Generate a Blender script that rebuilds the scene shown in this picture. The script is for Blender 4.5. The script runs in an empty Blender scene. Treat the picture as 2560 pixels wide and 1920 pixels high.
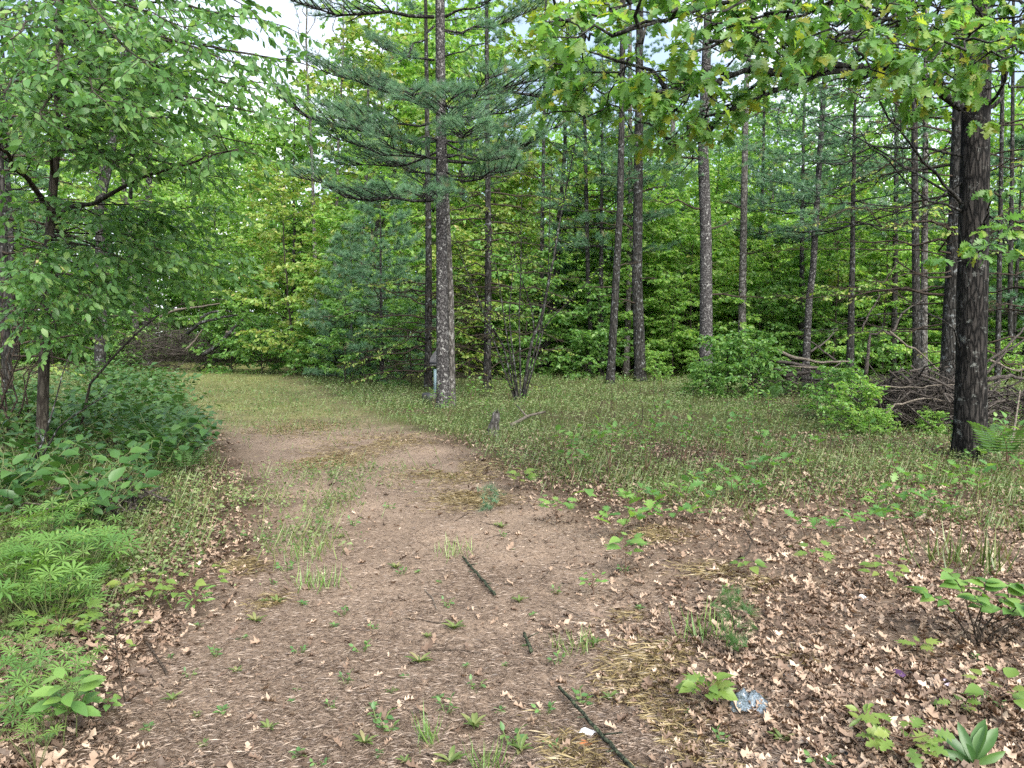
import bpy, math, random
import numpy as np
from mathutils import Vector

random.seed(11)
rng = np.random.default_rng(11)
SC = bpy.context.scene
COL = SC.collection
R = math.radians

# ------------------------------------------------------------------ camera, world, sun, exposure
CAM_H, PITCH, FPX = 1.6, R(3.5), 768.0
cam = bpy.data.cameras.new('camera')
cam.sensor_width = 36.0
cam.lens = 27.0
cam.clip_start = 0.05
cam.clip_end = 600.0
camo = bpy.data.objects.new('camera', cam)
COL.objects.link(camo)
camo.location = (0, 0, CAM_H)
camo.rotation_euler = (R(90) - PITCH, 0, 0)
SC.camera = camo

SUN_EL, SUN_ROT = R(42), R(154)
world = bpy.data.worlds.new('World')
SC.world = world
world.use_nodes = True
nt = world.node_tree
nt.nodes.clear()
wo = nt.nodes.new('ShaderNodeOutputWorld')
bg = nt.nodes.new('ShaderNodeBackground')
bg.inputs['Strength'].default_value = 0.075
sky = nt.nodes.new('ShaderNodeTexSky')
sky.sky_type = 'NISHITA'
sky.sun_disc = False
sky.sun_elevation = SUN_EL
sky.sun_rotation = SUN_ROT
sky.air_density = 1.0
sky.dust_density = 1.5
tc = nt.nodes.new('ShaderNodeTexCoord')
cn = nt.nodes.new('ShaderNodeTexNoise')
cn.inputs['Scale'].default_value = 2.6
cn.inputs['Detail'].default_value = 5
cn.inputs['Roughness'].default_value = 0.55
cr = nt.nodes.new('ShaderNodeValToRGB')
cr.color_ramp.elements[0].position = 0.47
cr.color_ramp.elements[1].position = 0.70
mx = nt.nodes.new('ShaderNodeMix')
mx.data_type = 'RGBA'
sk2 = nt.nodes.new('ShaderNodeMix')
sk2.data_type = 'RGBA'
sk2.inputs[0].default_value = 0.7
sk2.inputs[7].default_value = (2.7, 3.3, 4.3, 1)
mx.inputs[7].default_value = (7.6, 7.7, 7.9, 1)
L = nt.links.new
L(tc.outputs['Generated'], cn.inputs['Vector'])
L(cn.outputs['Fac'], cr.inputs['Fac'])
L(cr.outputs['Color'], mx.inputs[0])
L(sky.outputs['Color'], sk2.inputs[6])
L(sk2.outputs[2], mx.inputs[6])
L(mx.outputs[2], bg.inputs['Color'])
L(bg.outputs['Background'], wo.inputs['Surface'])

sun = bpy.data.lights.new('sun', 'SUN')
sun.energy = 2.7
sun.angle = R(50)
sun.color = (1.0, 0.95, 0.87)
suno = bpy.data.objects.new('sun', sun)
COL.objects.link(suno)
# nishita sun_rotation is measured from +Y, clockwise seen from above
sd = Vector((math.sin(SUN_ROT) * math.cos(SUN_EL), math.cos(SUN_ROT) * math.cos(SUN_EL), math.sin(SUN_EL)))
suno.rotation_euler = sd.to_track_quat('Z', 'Y').to_euler()

SC.view_settings.view_transform = 'Standard'
SC.view_settings.look = 'None'
SC.view_settings.gamma = 1.0
SC.view_settings.use_curve_mapping = False
SC.view_settings.exposure = 2.1
cy = SC.cycles
cy.max_bounces = 12
cy.diffuse_bounces = 7
cy.glossy_bounces = 2
cy.transmission_bounces = 10
cy.transparent_max_bounces = 6
cy.use_adaptive_sampling = True
cy.adaptive_threshold = 0.02
cy.use_denoising = False
cy.sample_clamp_indirect = 8.0
cy.caustics_reflective = False
cy.caustics_refractive = False

# ------------------------------------------------------------------ helpers: picture -> place
def ray(px, py):
    cx, cyy = (px - 512) / FPX, (384 - py) / FPX
    c, s = math.cos(PITCH), math.sin(PITCH)
    return np.array([cx, c + cyy * s, -s + cyy * c])

def at(px, py, Y):
    d = ray(px, py)
    return np.array([0, 0, CAM_H]) + d * (Y / d[1])

def gp(px, py):
    d = ray(px, py)
    t = CAM_H / -d[2]
    return np.array([d[0] * t, d[1] * t])

def interp_edge(pts):
    w = sorted([tuple(gp(*p)) for p in pts], key=lambda q: q[1])
    return np.array([q[1] for q in w]), np.array([q[0] for q in w])

LE = interp_edge([(70, 768), (112, 700), (150, 650), (195, 600), (232, 560), (258, 520), (246, 480), (226, 440), (198, 410), (176, 390), (166, 378), (172, 366)])
RE = interp_edge([(815, 768), (760, 700), (715, 640), (655, 590), (640, 555), (598, 522), (520, 487), (455, 447), (390, 425), (338, 405), (312, 392), (292, 380), (276, 366)])

def sstep(a, b, x):
    t = np.clip((x - a) / (b - a), 0, 1)
    return t * t * (3 - 2 * t)

def wob(x, y, f=1.0, s=0.0):
    return (np.sin(x * 1.7 * f + 1.3 * np.sin(y * 1.1 * f + s) + s) + np.sin(y * 2.1 * f + 1.7 * np.sin(x * 0.9 * f - s) + 2 * s)) * 0.5

def path_mask(x, y):
    x, y = np.asarray(x, float), np.asarray(y, float)
    l = np.interp(y, *LE) + 0.22 * wob(x * 0, y, 2.2, 1.0)
    r = np.interp(y, *RE) + 0.22 * wob(x * 0, y, 1.9, 2.0)
    w = 0.10 + 0.035 * y
    m = sstep(-w, w, x - l) * sstep(-w, w, r - x)
    return m * (1 - sstep(42, 48, y))

def gz(x, y):
    x, y = np.asarray(x, float), np.asarray(y, float)
    h = 0.035 * wob(x, y, 0.55, 0.4) + 0.012 * wob(x, y, 2.7, 3.0)
    h = h - 0.05 * path_mask(x, y)
    l = np.interp(y, *LE)
    h = h + 0.22 * sstep(0.3, 3.0, l - x) * sstep(3, 6, y)        # the bank left of the path
    far = sstep(46, 80, np.hypot(x, y))
    return h + far * (0.9 + 0.8 * wob(x, y, 0.05, 1.0))

def gpos(px, py):
    x, y = gp(px, py)
    return np.array([x, y, float(gz(x, y))])

def gat(px, Y):
    x = (px - 512) / FPX * (Y * 0.998 + 0.1)
    return np.array([x, Y, float(gz(x, Y))])

# ------------------------------------------------------------------ helpers: meshes
def mesh_np(name, V, faces, mat=None, attrs=None, smooth=False):
    me = bpy.data.meshes.new(name)
    V = np.ascontiguousarray(V, np.float32)
    if not isinstance(faces, list):
        faces = [faces]
    faces = [np.asarray(f, np.int32) for f in faces if len(f)]
    loops = np.concatenate([f.ravel() for f in faces]).astype(np.int32)
    sizes = np.concatenate([np.full(len(f), f.shape[1]) for f in faces])
    starts = np.concatenate([[0], np.cumsum(sizes)[:-1]]).astype(np.int32)
    me.vertices.add(len(V))
    me.vertices.foreach_set('co', V.ravel())
    me.loops.add(len(loops))
    me.loops.foreach_set('vertex_index', loops)
    me.polygons.add(len(sizes))
    me.polygons.foreach_set('loop_start', starts)
    if smooth:
        me.polygons.foreach_set('use_smooth', np.ones(len(sizes), bool))
    for k, a in (attrs or {}).items():
        at_ = me.attributes.new(k, 'FLOAT', 'POINT')
        at_.data.foreach_set('value', np.ascontiguousarray(a, np.float32))
    me.update(calc_edges=True)
    if mat:
        me.materials.append(mat)
    return me

class Geo:
    def __init__(self):
        self.V, self.Q, self.T, self.r, self.n = [], [], [], [], 0
    def add(self, V, F, rnd=0.5):
        V = np.asarray(V, float)
        F = np.asarray(F, int) + self.n
        (self.Q if F.shape[1] == 4 else self.T).append(F)
        self.V.append(V)
        self.r.append(np.full(len(V), rnd) if np.isscalar(rnd) else np.asarray(rnd))
        self.n += len(V)
    def tube(self, pts, rad, k=6, rnd=0.5, cap=True, lump=0.0):
        pts = np.asarray(pts, float)
        rad = np.broadcast_to(np.asarray(rad, float), (len(pts),))
        m = len(pts)
        T = np.gradient(pts, axis=0)
        T /= np.linalg.norm(T, axis=1)[:, None] + 1e-9
        a = np.array([1.0, 0, 0]) if abs(T[0][0]) < 0.8 else np.array([0, 1.0, 0])
        U = np.cross(T, a)
        U /= np.linalg.norm(U, axis=1)[:, None] + 1e-9
        W = np.cross(T, U)
        th = np.arange(k) * 2 * math.pi / k
        rr = rad[:, None] * np.ones(k)
        if lump:
            rr = rr * (1 + lump * rng.normal(size=(m, k)))
        V = pts[:, None] + rr[..., None] * (np.cos(th)[None, :, None] * U[:, None] + np.sin(th)[None, :, None] * W[:, None])
        V = V.reshape(-1, 3)
        i, j = np.meshgrid(np.arange(m - 1), np.arange(k), indexing='ij')
        j2 = (j + 1) % k
        F = np.stack([i * k + j, i * k + j2, (i + 1) * k + j2, (i + 1) * k + j], -1).reshape(-1, 4)
        self.add(V, F, rnd)
        if cap:
            base = len(V)
            c = np.array([pts[0], pts[-1]])
            t = [[j_, (j_ + 1) % k, 0] for j_ in range(k)]
            n0 = self.n - len(V)
            self.V.append(c); self.r.append(np.full(2, rnd))
            self.T.append(np.array([[(j_ + 1) % k + n0, j_ + n0, self.n] for j_ in range(k)] + [[(m - 1) * k + j_ + n0, (m - 1) * k + (j_ + 1) % k + n0, self.n + 1] for j_ in range(k)]))
            self.n += 2
    def mesh(self, name, mat, smooth=True):
        V = np.concatenate(self.V)
        f = []
        if self.Q: f.append(np.concatenate(self.Q))
        if self.T: f.append(np.concatenate(self.T))
        return mesh_np(name, V, f, mat, {'rnd': np.concatenate(self.r)}, smooth)

def nrm(a):
    a = np.asarray(a, float)
    return a / (np.linalg.norm(a, axis=-1, keepdims=True) + 1e-9)

def place(tm, P, D, N, S, rnd=None, SX=None):
    """copies of a leaf template: stem at P, pointing along D, face towards N"""
    tv, tf = tm
    P, D, N = np.asarray(P, float), nrm(D), np.asarray(N, float)
    X = nrm(np.cross(D, N))
    Z = np.cross(X, D)
    S = np.broadcast_to(np.asarray(S, float), (len(P),))
    if SX is not None: X = X * SX[:, None]
    V = P[:, None] + S[:, None, None] * (tv[None, :, 0:1] * X[:, None] + tv[None, :, 1:2] * D[:, None] + tv[None, :, 2:3] * Z[:, None])
    F = tf[None] + (np.arange(len(P)) * len(tv))[:, None, None]
    if rnd is None:
        rnd = rng.random(len(P))
    return V.reshape(-1, 3), F.reshape(-1, tf.shape[1]), np.repeat(rnd, len(tv))

# ------------------------------------------------------------------ helpers: objects
def tag(o, label=None, cat=None, group=None, kind=None):
    if label: o['label'] = label
    if cat: o['category'] = cat
    if group: o['group'] = group
    if kind: o['kind'] = kind
    return o

def thing(name, label, cat, loc=(0, 0, 0), rz=0.0, group=None, scale=1.0):
    o = bpy.data.objects.new(name, None)
    o.empty_display_size = 0.1
    COL.objects.link(o)
    o.location = [float(c) for c in loc]
    o.rotation_euler = (0, 0, rz)
    o.scale = (scale,) * 3
    return tag(o, label, cat, group)

def part(name, me, parent=None, loc=(0, 0, 0), kind=None, rot=None, scale=1.0):
    o = bpy.data.objects.new(name, me)
    COL.objects.link(o)
    if parent: o.parent = parent
    o.location = [float(c) for c in loc]
    if rot is not None: o.rotation_euler = rot
    if scale != 1.0: o.scale = (scale,) * 3
    if kind: o['kind'] = kind
    return o

KIDS = {}
def kids(o):
    return [c for c in COL.objects if c.parent == o]

def dup(root, children, loc, rz=0.0, scale=1.0, label=None, group=None, mats=None, tilt=(0, 0)):
    r = root.copy()
    COL.objects.link(r)
    r.location = [float(c) for c in loc]
    r.rotation_euler = (tilt[0], tilt[1], rz)
    r.scale = (scale,) * 3
    if label: r['label'] = label
    if group: r['group'] = group
    for ch in children:
        c = ch.copy()
        COL.objects.link(c)
        c.parent = r
        if mats and ch.name.split('.')[0] in mats:
            c.material_slots[0].link = 'OBJECT'
            c.material_slots[0].material = mats[ch.name.split('.')[0]]
    return r

# ------------------------------------------------------------------ materials
def nodes(name):
    m = bpy.data.materials.new(name)
    m.use_nodes = True
    t = m.node_tree
    t.nodes.clear()
    out = t.nodes.new('ShaderNodeOutputMaterial')
    return m, t, out

def ramp(t, cols):
    n = t.nodes.new('ShaderNodeValToRGB')
    e = n.color_ramp.elements
    while len(e) < len(cols): e.new(0.5)
    for i, (p, c) in enumerate(cols):
        e[i].position = p
        e[i].color = (*c, 1)
    return n

def rnd_value(t):
    a = t.nodes.new('ShaderNodeAttribute'); a.attribute_name = 'rnd'
    oi = t.nodes.new('ShaderNodeObjectInfo')
    ad = t.nodes.new('ShaderNodeMath'); ad.operation = 'ADD'
    fr = t.nodes.new('ShaderNodeMath'); fr.operation = 'FRACT'
    t.links.new(a.outputs['Fac'], ad.inputs[0])
    t.links.new(oi.outputs['Random'], ad.inputs[1])
    t.links.new(ad.outputs[0], fr.inputs[0])
    return fr.outputs[0], oi.outputs['Random']

def leaf_mat(name, cols, trans=0.45, rough=0.42, spec=0.5, tcol=(1.22, 1.25, 0.62)):
    m, t, out = nodes(name)
    v, orn = rnd_value(t)
    rp = ramp(t, cols)
    t.links.new(v, rp.inputs[0])
    p = t.nodes.new('ShaderNodeBsdfPrincipled')
    p.inputs['Roughness'].default_value = rough
    p.inputs['Specular IOR Level'].default_value = spec
    # fine mottling of the blade
    no = t.nodes.new('ShaderNodeTexNoise'); no.inputs['Scale'].default_value = 14
    co = t.nodes.new('ShaderNodeTexCoord')
    t.links.new(co.outputs['Object'], no.inputs['Vector'])
    mr = t.nodes.new('ShaderNodeMapRange')
    mr.inputs[3].default_value = 0.82; mr.inputs[4].default_value = 1.18
    t.links.new(no.outputs['Fac'], mr.inputs[0])
    mm = t.nodes.new('ShaderNodeMix'); mm.data_type = 'RGBA'; mm.blend_type = 'MULTIPLY'; mm.inputs[0].default_value = 1
    t.links.new(rp.outputs[0], mm.inputs[6]); t.links.new(mr.outputs[0], mm.inputs[7])
    t.links.new(mm.outputs[2], p.inputs['Base Color'])
    if trans > 0:
        tr = t.nodes.new('ShaderNodeBsdfTranslucent')
        tm_ = t.nodes.new('ShaderNodeMix'); tm_.data_type = 'RGBA'; tm_.blend_type = 'MULTIPLY'; tm_.inputs[0].default_value = 1
        tm_.inputs[7].default_value = (*tcol, 1)
        t.links.new(mm.outputs[2], tm_.inputs[6])
        t.links.new(tm_.outputs[2], tr.inputs['Color'])
        ms = t.nodes.new('ShaderNodeMixShader'); ms.inputs[0].default_value = trans
        t.links.new(p.outputs[0], ms.inputs[1]); t.links.new(tr.outputs[0], ms.inputs[2])
        t.links.new(ms.outputs[0], out.inputs['Surface'])
    else:
        t.links.new(p.outputs[0], out.inputs['Surface'])
    return m

def bark_mat(name, dark, light, lichen=None, lich_amt=0.5, sx=14.0, sz=2.2, bump=0.6, lich_scale=9.0):
    m, t, out = nodes(name)
    co = t.nodes.new('ShaderNodeTexCoord')
    mp = t.nodes.new('ShaderNodeMapping'); mp.inputs['Scale'].default_value = (sx, sx, sz)
    t.links.new(co.outputs['Object'], mp.inputs[0])
    n1 = t.nodes.new('ShaderNodeTexNoise'); n1.inputs['Scale'].default_value = 1.0; n1.inputs['Detail'].default_value = 6; n1.inputs['Roughness'].default_value = 0.65
    n1.inputs['Distortion'].default_value = 0.6
    t.links.new(mp.outputs[0], n1.inputs['Vector'])
    vo = t.nodes.new('ShaderNodeTexVoronoi'); vo.feature = 'DISTANCE_TO_EDGE'; vo.inputs['Scale'].default_value = 1.3
    ad = t.nodes.new('ShaderNodeVectorMath'); ad.operation = 'ADD'
    t.links.new(mp.outputs[0], ad.inputs[0]); t.links.new(n1.outputs['Color'], ad.inputs[1])
    t.links.new(ad.outputs[0], vo.inputs['Vector'])
    mr = t.nodes.new('ShaderNodeMapRange'); mr.inputs[1].default_value = 0.0; mr.inputs[2].default_value = 0.22
    t.links.new(vo.outputs['Distance'], mr.inputs[0])
    mu = t.nodes.new('ShaderNodeMath'); mu.operation = 'MULTIPLY'
    t.links.new(mr.outputs[0], mu.inputs[0]); t.links.new(n1.outputs['Fac'], mu.inputs[1])
    rp = ramp(t, [(0.05, dark), (0.62, light)])
    t.links.new(mu.outputs[0], rp.inputs[0])
    col = rp.outputs[0]
    if lichen:
        n2 = t.nodes.new('ShaderNodeTexNoise'); n2.inputs['Scale'].default_value = lich_scale; n2.inputs['Detail'].default_value = 8; n2.inputs['Roughness'].default_value = 0.75
        t.links.new(co.outputs['Object'], n2.inputs['Vector'])
        r2 = ramp(t, [(0.60 - 0.15 * lich_amt, (0, 0, 0)), (0.66 - 0.12 * lich_amt, (1, 1, 1))])
        t.links.new(n2.outputs['Fac'], r2.inputs[0])
        mx_ = t.nodes.new('ShaderNodeMix'); mx_.data_type = 'RGBA'
        t.links.new(r2.outputs[0], mx_.inputs[0]); t.links.new(col, mx_.inputs[6]); mx_.inputs[7].default_value = (*lichen, 1)
        col = mx_.outputs[2]
    p = t.nodes.new('ShaderNodeBsdfPrincipled'); p.inputs['Roughness'].default_value = 0.9; p.inputs['Specular IOR Level'].default_value = 0.15
    t.links.new(col, p.inputs['Base Color'])
    b = t.nodes.new('ShaderNodeBump'); b.inputs['Strength'].default_value = bump; b.inputs['Distance'].default_value = 0.03
    t.links.new(mu.outputs[0], b.inputs['Height'])
    t.links.new(b.outputs[0], p.inputs['Normal'])
    t.links.new(p.outputs[0], out.inputs['Surface'])
    return m

def plain_mat(name, c1, c2, scale=20.0, rough=0.6, spec=0.3, metal=0.0, bump=0.0):
    m, t, out = nodes(name)
    co = t.nodes.new('ShaderNodeTexCoord')
    n = t.nodes.new('ShaderNodeTexNoise'); n.inputs['Scale'].default_value = scale; n.inputs['Detail'].default_value = 5
    t.links.new(co.outputs['Object'], n.inputs['Vector'])
    rp = ramp(t, [(0.3, c1), (0.7, c2)])
    t.links.new(n.outputs['Fac'], rp.inputs[0])
    p = t.nodes.new('ShaderNodeBsdfPrincipled')
    p.inputs['Roughness'].default_value = rough; p.inputs['Specular IOR Level'].default_value = spec; p.inputs['Metallic'].default_value = metal
    t.links.new(rp.outputs[0], p.inputs['Base Color'])
    if bump:
        b = t.nodes.new('ShaderNodeBump'); b.inputs['Strength'].default_value = bump; b.inputs['Distance'].default_value = 0.01
        t.links.new(n.outputs['Fac'], b.inputs['Height']); t.links.new(b.outputs[0], p.inputs['Normal'])
    t.links.new(p.outputs[0], out.inputs['Surface'])
    return m

M = {}
M['leaf_elm'] = leaf_mat('elm leaf', [(0.0, (0.077, 0.175, 0.057)), (0.5, (0.113, 0.248, 0.077)), (0.85, (0.165, 0.309, 0.093)), (1.0, (0.248, 0.371, 0.113))], 0.52, spec=0.5)
M['leaf_oak'] = leaf_mat('oak leaf', [(0.0, (0.11, 0.25, 0.08)), (0.62, (0.16, 0.31, 0.08)), (0.85, (0.23, 0.34, 0.06)), (1.0, (0.33, 0.33, 0.05))], 0.58)
M['leaf_lime'] = leaf_mat('lime leaf', [(0.0, (0.146, 0.313, 0.072)), (0.5, (0.224, 0.410, 0.096)), (1.0, (0.336, 0.464, 0.128))], 0.57)
M['leaf_mid'] = leaf_mat('green leaf', [(0.0, (0.081, 0.202, 0.052)), (0.5, (0.127, 0.269, 0.065)), (1.0, (0.196, 0.336, 0.078))], 0.5)
M['leaf_yellow'] = leaf_mat('yellow leaf', [(0.0, (0.175, 0.319, 0.069)), (0.5, (0.239, 0.357, 0.083)), (0.9, (0.322, 0.377, 0.096)), (1.0, (0.368, 0.319, 0.124))], 0.5, tcol=(1.1, 1.15, 0.5))
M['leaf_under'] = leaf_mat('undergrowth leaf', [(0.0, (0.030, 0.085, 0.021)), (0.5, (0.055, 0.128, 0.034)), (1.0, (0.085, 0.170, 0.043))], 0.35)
M['leaf_lupine'] = leaf_mat('lupine leaf', [(0.0, (0.076, 0.170, 0.038)), (0.5, (0.123, 0.238, 0.055)), (1.0, (0.178, 0.289, 0.068))], 0.4)
M['leaf_fresh'] = leaf_mat('fresh leaf', [(0.0, (0.093, 0.170, 0.034)), (0.5, (0.136, 0.221, 0.043)), (1.0, (0.204, 0.255, 0.060))], 0.4)
M['leaf_cover'] = leaf_mat('ground cover', [(0.0, (0.048, 0.102, 0.029)), (0.35, (0.098, 0.162, 0.052)), (0.65, (0.144, 0.204, 0.072)), (0.9, (0.190, 0.240, 0.111)), (1.0, (0.178, 0.144, 0.104))], 0.3, spec=0.15)
M['grass'] = leaf_mat('grass blade', [(0.0, (0.060, 0.102, 0.025)), (0.5, (0.111, 0.162, 0.043)), (0.85, (0.170, 0.196, 0.068)), (1.0, (0.221, 0.187, 0.093))], 0.3)
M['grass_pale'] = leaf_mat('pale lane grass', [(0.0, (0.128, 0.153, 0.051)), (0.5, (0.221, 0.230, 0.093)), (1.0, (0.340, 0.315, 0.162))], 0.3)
M['grass_green'] = leaf_mat('green grass blade', [(0.0, (0.081, 0.173, 0.034)), (0.5, (0.138, 0.252, 0.058)), (1.0, (0.207, 0.298, 0.081))], 0.3)
M['fern'] = leaf_mat('fern', [(0.0, (0.051, 0.119, 0.034)), (1.0, (0.085, 0.170, 0.051))], 0.4)
M['needle'] = leaf_mat('pine needle', [(0.0, (0.088, 0.182, 0.105)), (0.6, (0.133, 0.255, 0.144)), (0.93, (0.182, 0.309, 0.166)), (1.0, (0.265, 0.211, 0.111))], 0.4, rough=0.4, spec=0.5, tcol=(1.1, 1.2, 0.9))
M['dry'] = leaf_mat('dry oak leaf', [(0.0, (0.058, 0.040, 0.028)), (0.3, (0.147, 0.098, 0.069)), (0.65, (0.264, 0.186, 0.132)), (0.9, (0.371, 0.279, 0.205)), (1.0, (0.469, 0.371, 0.284))], 0.12, rough=0.55, spec=0.35, tcol=(1.1, 0.8, 0.5))
M['dry_needle'] = leaf_mat('brown pine needles', [(0.0, (0.056, 0.039, 0.029)), (0.45, (0.137, 0.100, 0.075)), (0.85, (0.215, 0.164, 0.126)), (1.0, (0.296, 0.237, 0.185))], 0.0)
M['gold_needle'] = leaf_mat('golden pine needles', [(0.0, (0.074, 0.053, 0.024)), (0.5, (0.155, 0.115, 0.052)), (1.0, (0.244, 0.192, 0.092))], 0.0)
M['twig'] = bark_mat('twig bark', (0.018, 0.014, 0.011), (0.071, 0.055, 0.042), None, sx=30, sz=8, bump=0.3)
M['twig_green'] = plain_mat('green stem', (0.06, 0.09, 0.03), (0.12, 0.13, 0.05), 30)
M['twig_red'] = plain_mat('brown stem', (0.06, 0.035, 0.025), (0.13, 0.08, 0.05), 30)
M['bark_pine'] = bark_mat('pine bark', (0.018, 0.017, 0.017), (0.088, 0.083, 0.083), (0.288, 0.288, 0.274), 0.36, sx=16, sz=9, bump=0.7, lich_scale=13)
M['bark_oak'] = bark_mat('oak bark', (0.004, 0.004, 0.004), (0.041, 0.037, 0.034), (0.144, 0.151, 0.140), 0.20, sx=17, sz=3.2, bump=1.0, lich_scale=7)
M['bark_dark'] = bark_mat('dark bark', (0.009, 0.009, 0.008), (0.049, 0.047, 0.043), (0.172, 0.187, 0.187), 0.25, sx=12, sz=3.0, bump=0.8)
M['bark_grey'] = bark_mat('grey bark', (0.031, 0.029, 0.026), (0.125, 0.117, 0.109), (0.259, 0.259, 0.245), 0.4, sx=12, sz=3.5, bump=0.6)
M['bark_elm'] = bark_mat('smooth grey bark', (0.023, 0.019, 0.015), (0.071, 0.063, 0.050), None, sx=16, sz=4, bump=0.4)
M['dead'] = bark_mat('dead wood', (0.022, 0.019, 0.017), (0.108, 0.094, 0.083), None, sx=25, sz=25, bump=0.4)
M['dead_pale'] = bark_mat('bleached wood', (0.065, 0.054, 0.043), (0.187, 0.166, 0.137), None, sx=20, sz=20, bump=0.3)
M['mossy'] = bark_mat('mossy stick', (0.014, 0.018, 0.013), (0.061, 0.072, 0.047), (0.086, 0.108, 0.058), 0.4, sx=30, sz=30, bump=0.6, lich_scale=30)

# ------------------------------------------------------------------ leaf templates
def strip_leaf(prof, fold=0.12, curl=-0.12, wave=0.0, bend=0.0):
    t = np.array([p[0] for p in prof]); w = np.array([p[1] for p in prof])
    n = len(t)
    zc = curl * t * t
    ph = rng.random() * 6
    wv = wave * np.sin(t * 9 + ph)
    wv2 = wave * np.sin(t * 8 + ph + 2)
    xm = bend * t * t
    V = [np.stack([xm, t, zc], 1), np.stack([xm + w, t, zc + fold * w + wv], 1), np.stack([xm - w, t, zc + fold * w + wv2], 1)]
    F = []
    for i in range(n - 1):
        for side in (1, 2):
            a, b, c, d = i, i + 1, side * n + i + 1, side * n + i
            tr = []
            if w[i + 1] > 1e-4 or True:
                if w[i + 1] > 1e-4: tr.append((a, c, b))
                if w[i] > 1e-4: tr.append((a, d, c) if w[i + 1] > 1e-4 else (a, d, b))
            for q in tr:
                F.append(q if side == 2 else q[::-1])
    return np.concatenate(V), np.array(F)

OV = [(0, 0), (0.22, 0.20), (0.5, 0.26), (0.78, 0.15), (1, 0)]
T_OV = strip_leaf(OV, 0.25, -0.18)
T_OV2 = strip_leaf(OV, 0.10, -0.35)
T_ROUND = strip_leaf([(0, 0), (0.12, 0.22), (0.38, 0.36), (0.62, 0.29), (0.82, 0.14), (1, 0)], 0.3, -0.3)
T_LONG = strip_leaf([(0, 0.03), (0.3, 0.11), (0.6, 0.14), (0.85, 0.09), (1, 0)], 0.5, -0.35)
T_OAK = [strip_leaf([(0, 0.0), (0.12, 0.05), (0.24, 0.24), (0.32, 0.10), (0.46, 0.38), (0.55, 0.13), (0.70, 0.36), (0.77, 0.12), (0.88, 0.17), (1.0, 0)], f, c, w) for f, c, w in ((0.2, -0.2, 0.02), (0.05, -0.4, 0.03), (0.35, -0.1, 0.02))]
T_DRY = [strip_leaf([(0, 0.0), (0.10, 0.03), (0.26, 0.22), (0.36, 0.08), (0.54, 0.33), (0.64, 0.10), (0.84, 0.22), (1.0, 0)], f, c, w, b) for f, c, w, b in
         ((1.0, 0.30, 0.05, 0.1), (0.6, -0.5, 0.06, -0.1), (1.4, 0.15, 0.08, 0.2), (-0.9, -0.25, 0.06, 0), (0.3, 0.55, 0.09, -0.2), (-0.5, 0.35, 0.10, 0.1), (0.9, -0.7, 0.08, 0.35), (-1.0, -0.6, 0.10, -0.3))]
T_CHEAP = (np.array([[0, 0, 0], [0.30, 0.5, 0.10], [0, 1, -0.1], [-0.30, 0.5, 0.10]]), np.array([[0, 1, 2], [0, 2, 3]]))
T_CHEAPW = (np.array([[0, 0, 0], [0.38, 0.45, 0.12], [0, 1, -0.15], [-0.38, 0.45, 0.12]]), np.array([[0, 1, 2], [0, 2, 3]]))
T_BLADE = (np.array([[-0.025, 0, 0], [0.025, 0, 0], [0, 1, 0]]), np.array([[0, 1, 2]]))
T_BLADE2 = (np.array([[-0.02, 0, 0], [0.02, 0, 0], [0.016, 0.55, 0.03], [-0.016, 0.55, 0.03], [0, 1, 0.16]]), np.array([[0, 1, 2], [0, 2, 3], [3, 2, 4]]))

def maple_tmpl(droop=-0.2):
    lob = [(-125, .42), (-105, .30), (-78, .62), (-55, .36), (-32, .80), (-17, .45), (0, 1.0), (17, .45), (32, .80), (55, .36), (78, .62), (105, .30), (125, .42)]
    V = [(0, 0.0, 0), (0, 0.25, 0.03)]
    for a, r in lob:
        x, y = r * 0.62 * math.sin(R(a)), 0.25 + r * 0.75 * math.cos(R(a))
        V.append((x, y, droop * (x * x * 1.4 + (y - 0.25) ** 2)))
    F = [(1, i + 1, i) for i in range(2, len(V) - 1)] + [(1, 2, 0), (1, 0, len(V) - 1)]
    return np.array(V), np.array(F)
T_MAPLE = maple_tmpl()

def palmate_tmpl(n=9):
    V, F = [], []
    for k in range(n):
        a = -R(150) + R(300) * k / (n - 1)
        d = np.array([math.sin(a), math.cos(a), 0.18]); s = np.array([math.cos(a), -math.sin(a), 0])
        b = len(V)
        V += [np.zeros(3), d * 0.55 + s * 0.09 + (0, 0, .03), d * 1.0 - (0, 0, 0.16), d * 0.55 - s * 0.09 + (0, 0, .03), d * 0.55]
        F += [(b, b + 1, b + 4), (b + 1, b + 2, b + 4), (b + 4, b + 2, b + 3), (b, b + 4, b + 3)]
    return np.array(V), np.array(F)
T_PALM = palmate_tmpl()

def tuft_tmpl(n, width, spread=0.75, seed=0):
    r = np.random.default_rng(seed)
    V, F = [], []
    for k in range(n):
        a = r.random() * 6.283; e = spread * (0.35 + 0.65 * r.random())
        d = nrm(np.array([math.sin(e) * math.cos(a), math.cos(e), math.sin(e) * math.sin(a)]))
        l = 0.75 + 0.35 * r.random()
        s = nrm(np.cross(d, r.normal(size=3))) * width
        o = np.array([0, -0.25 * r.random(), 0])
        b = len(V)
        V += [o - s, o + s, o + d * l + np.array([0, 0, -0.05])]
        F.append((b, b + 1, b + 2))
    return np.array(V), np.array(F)

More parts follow.
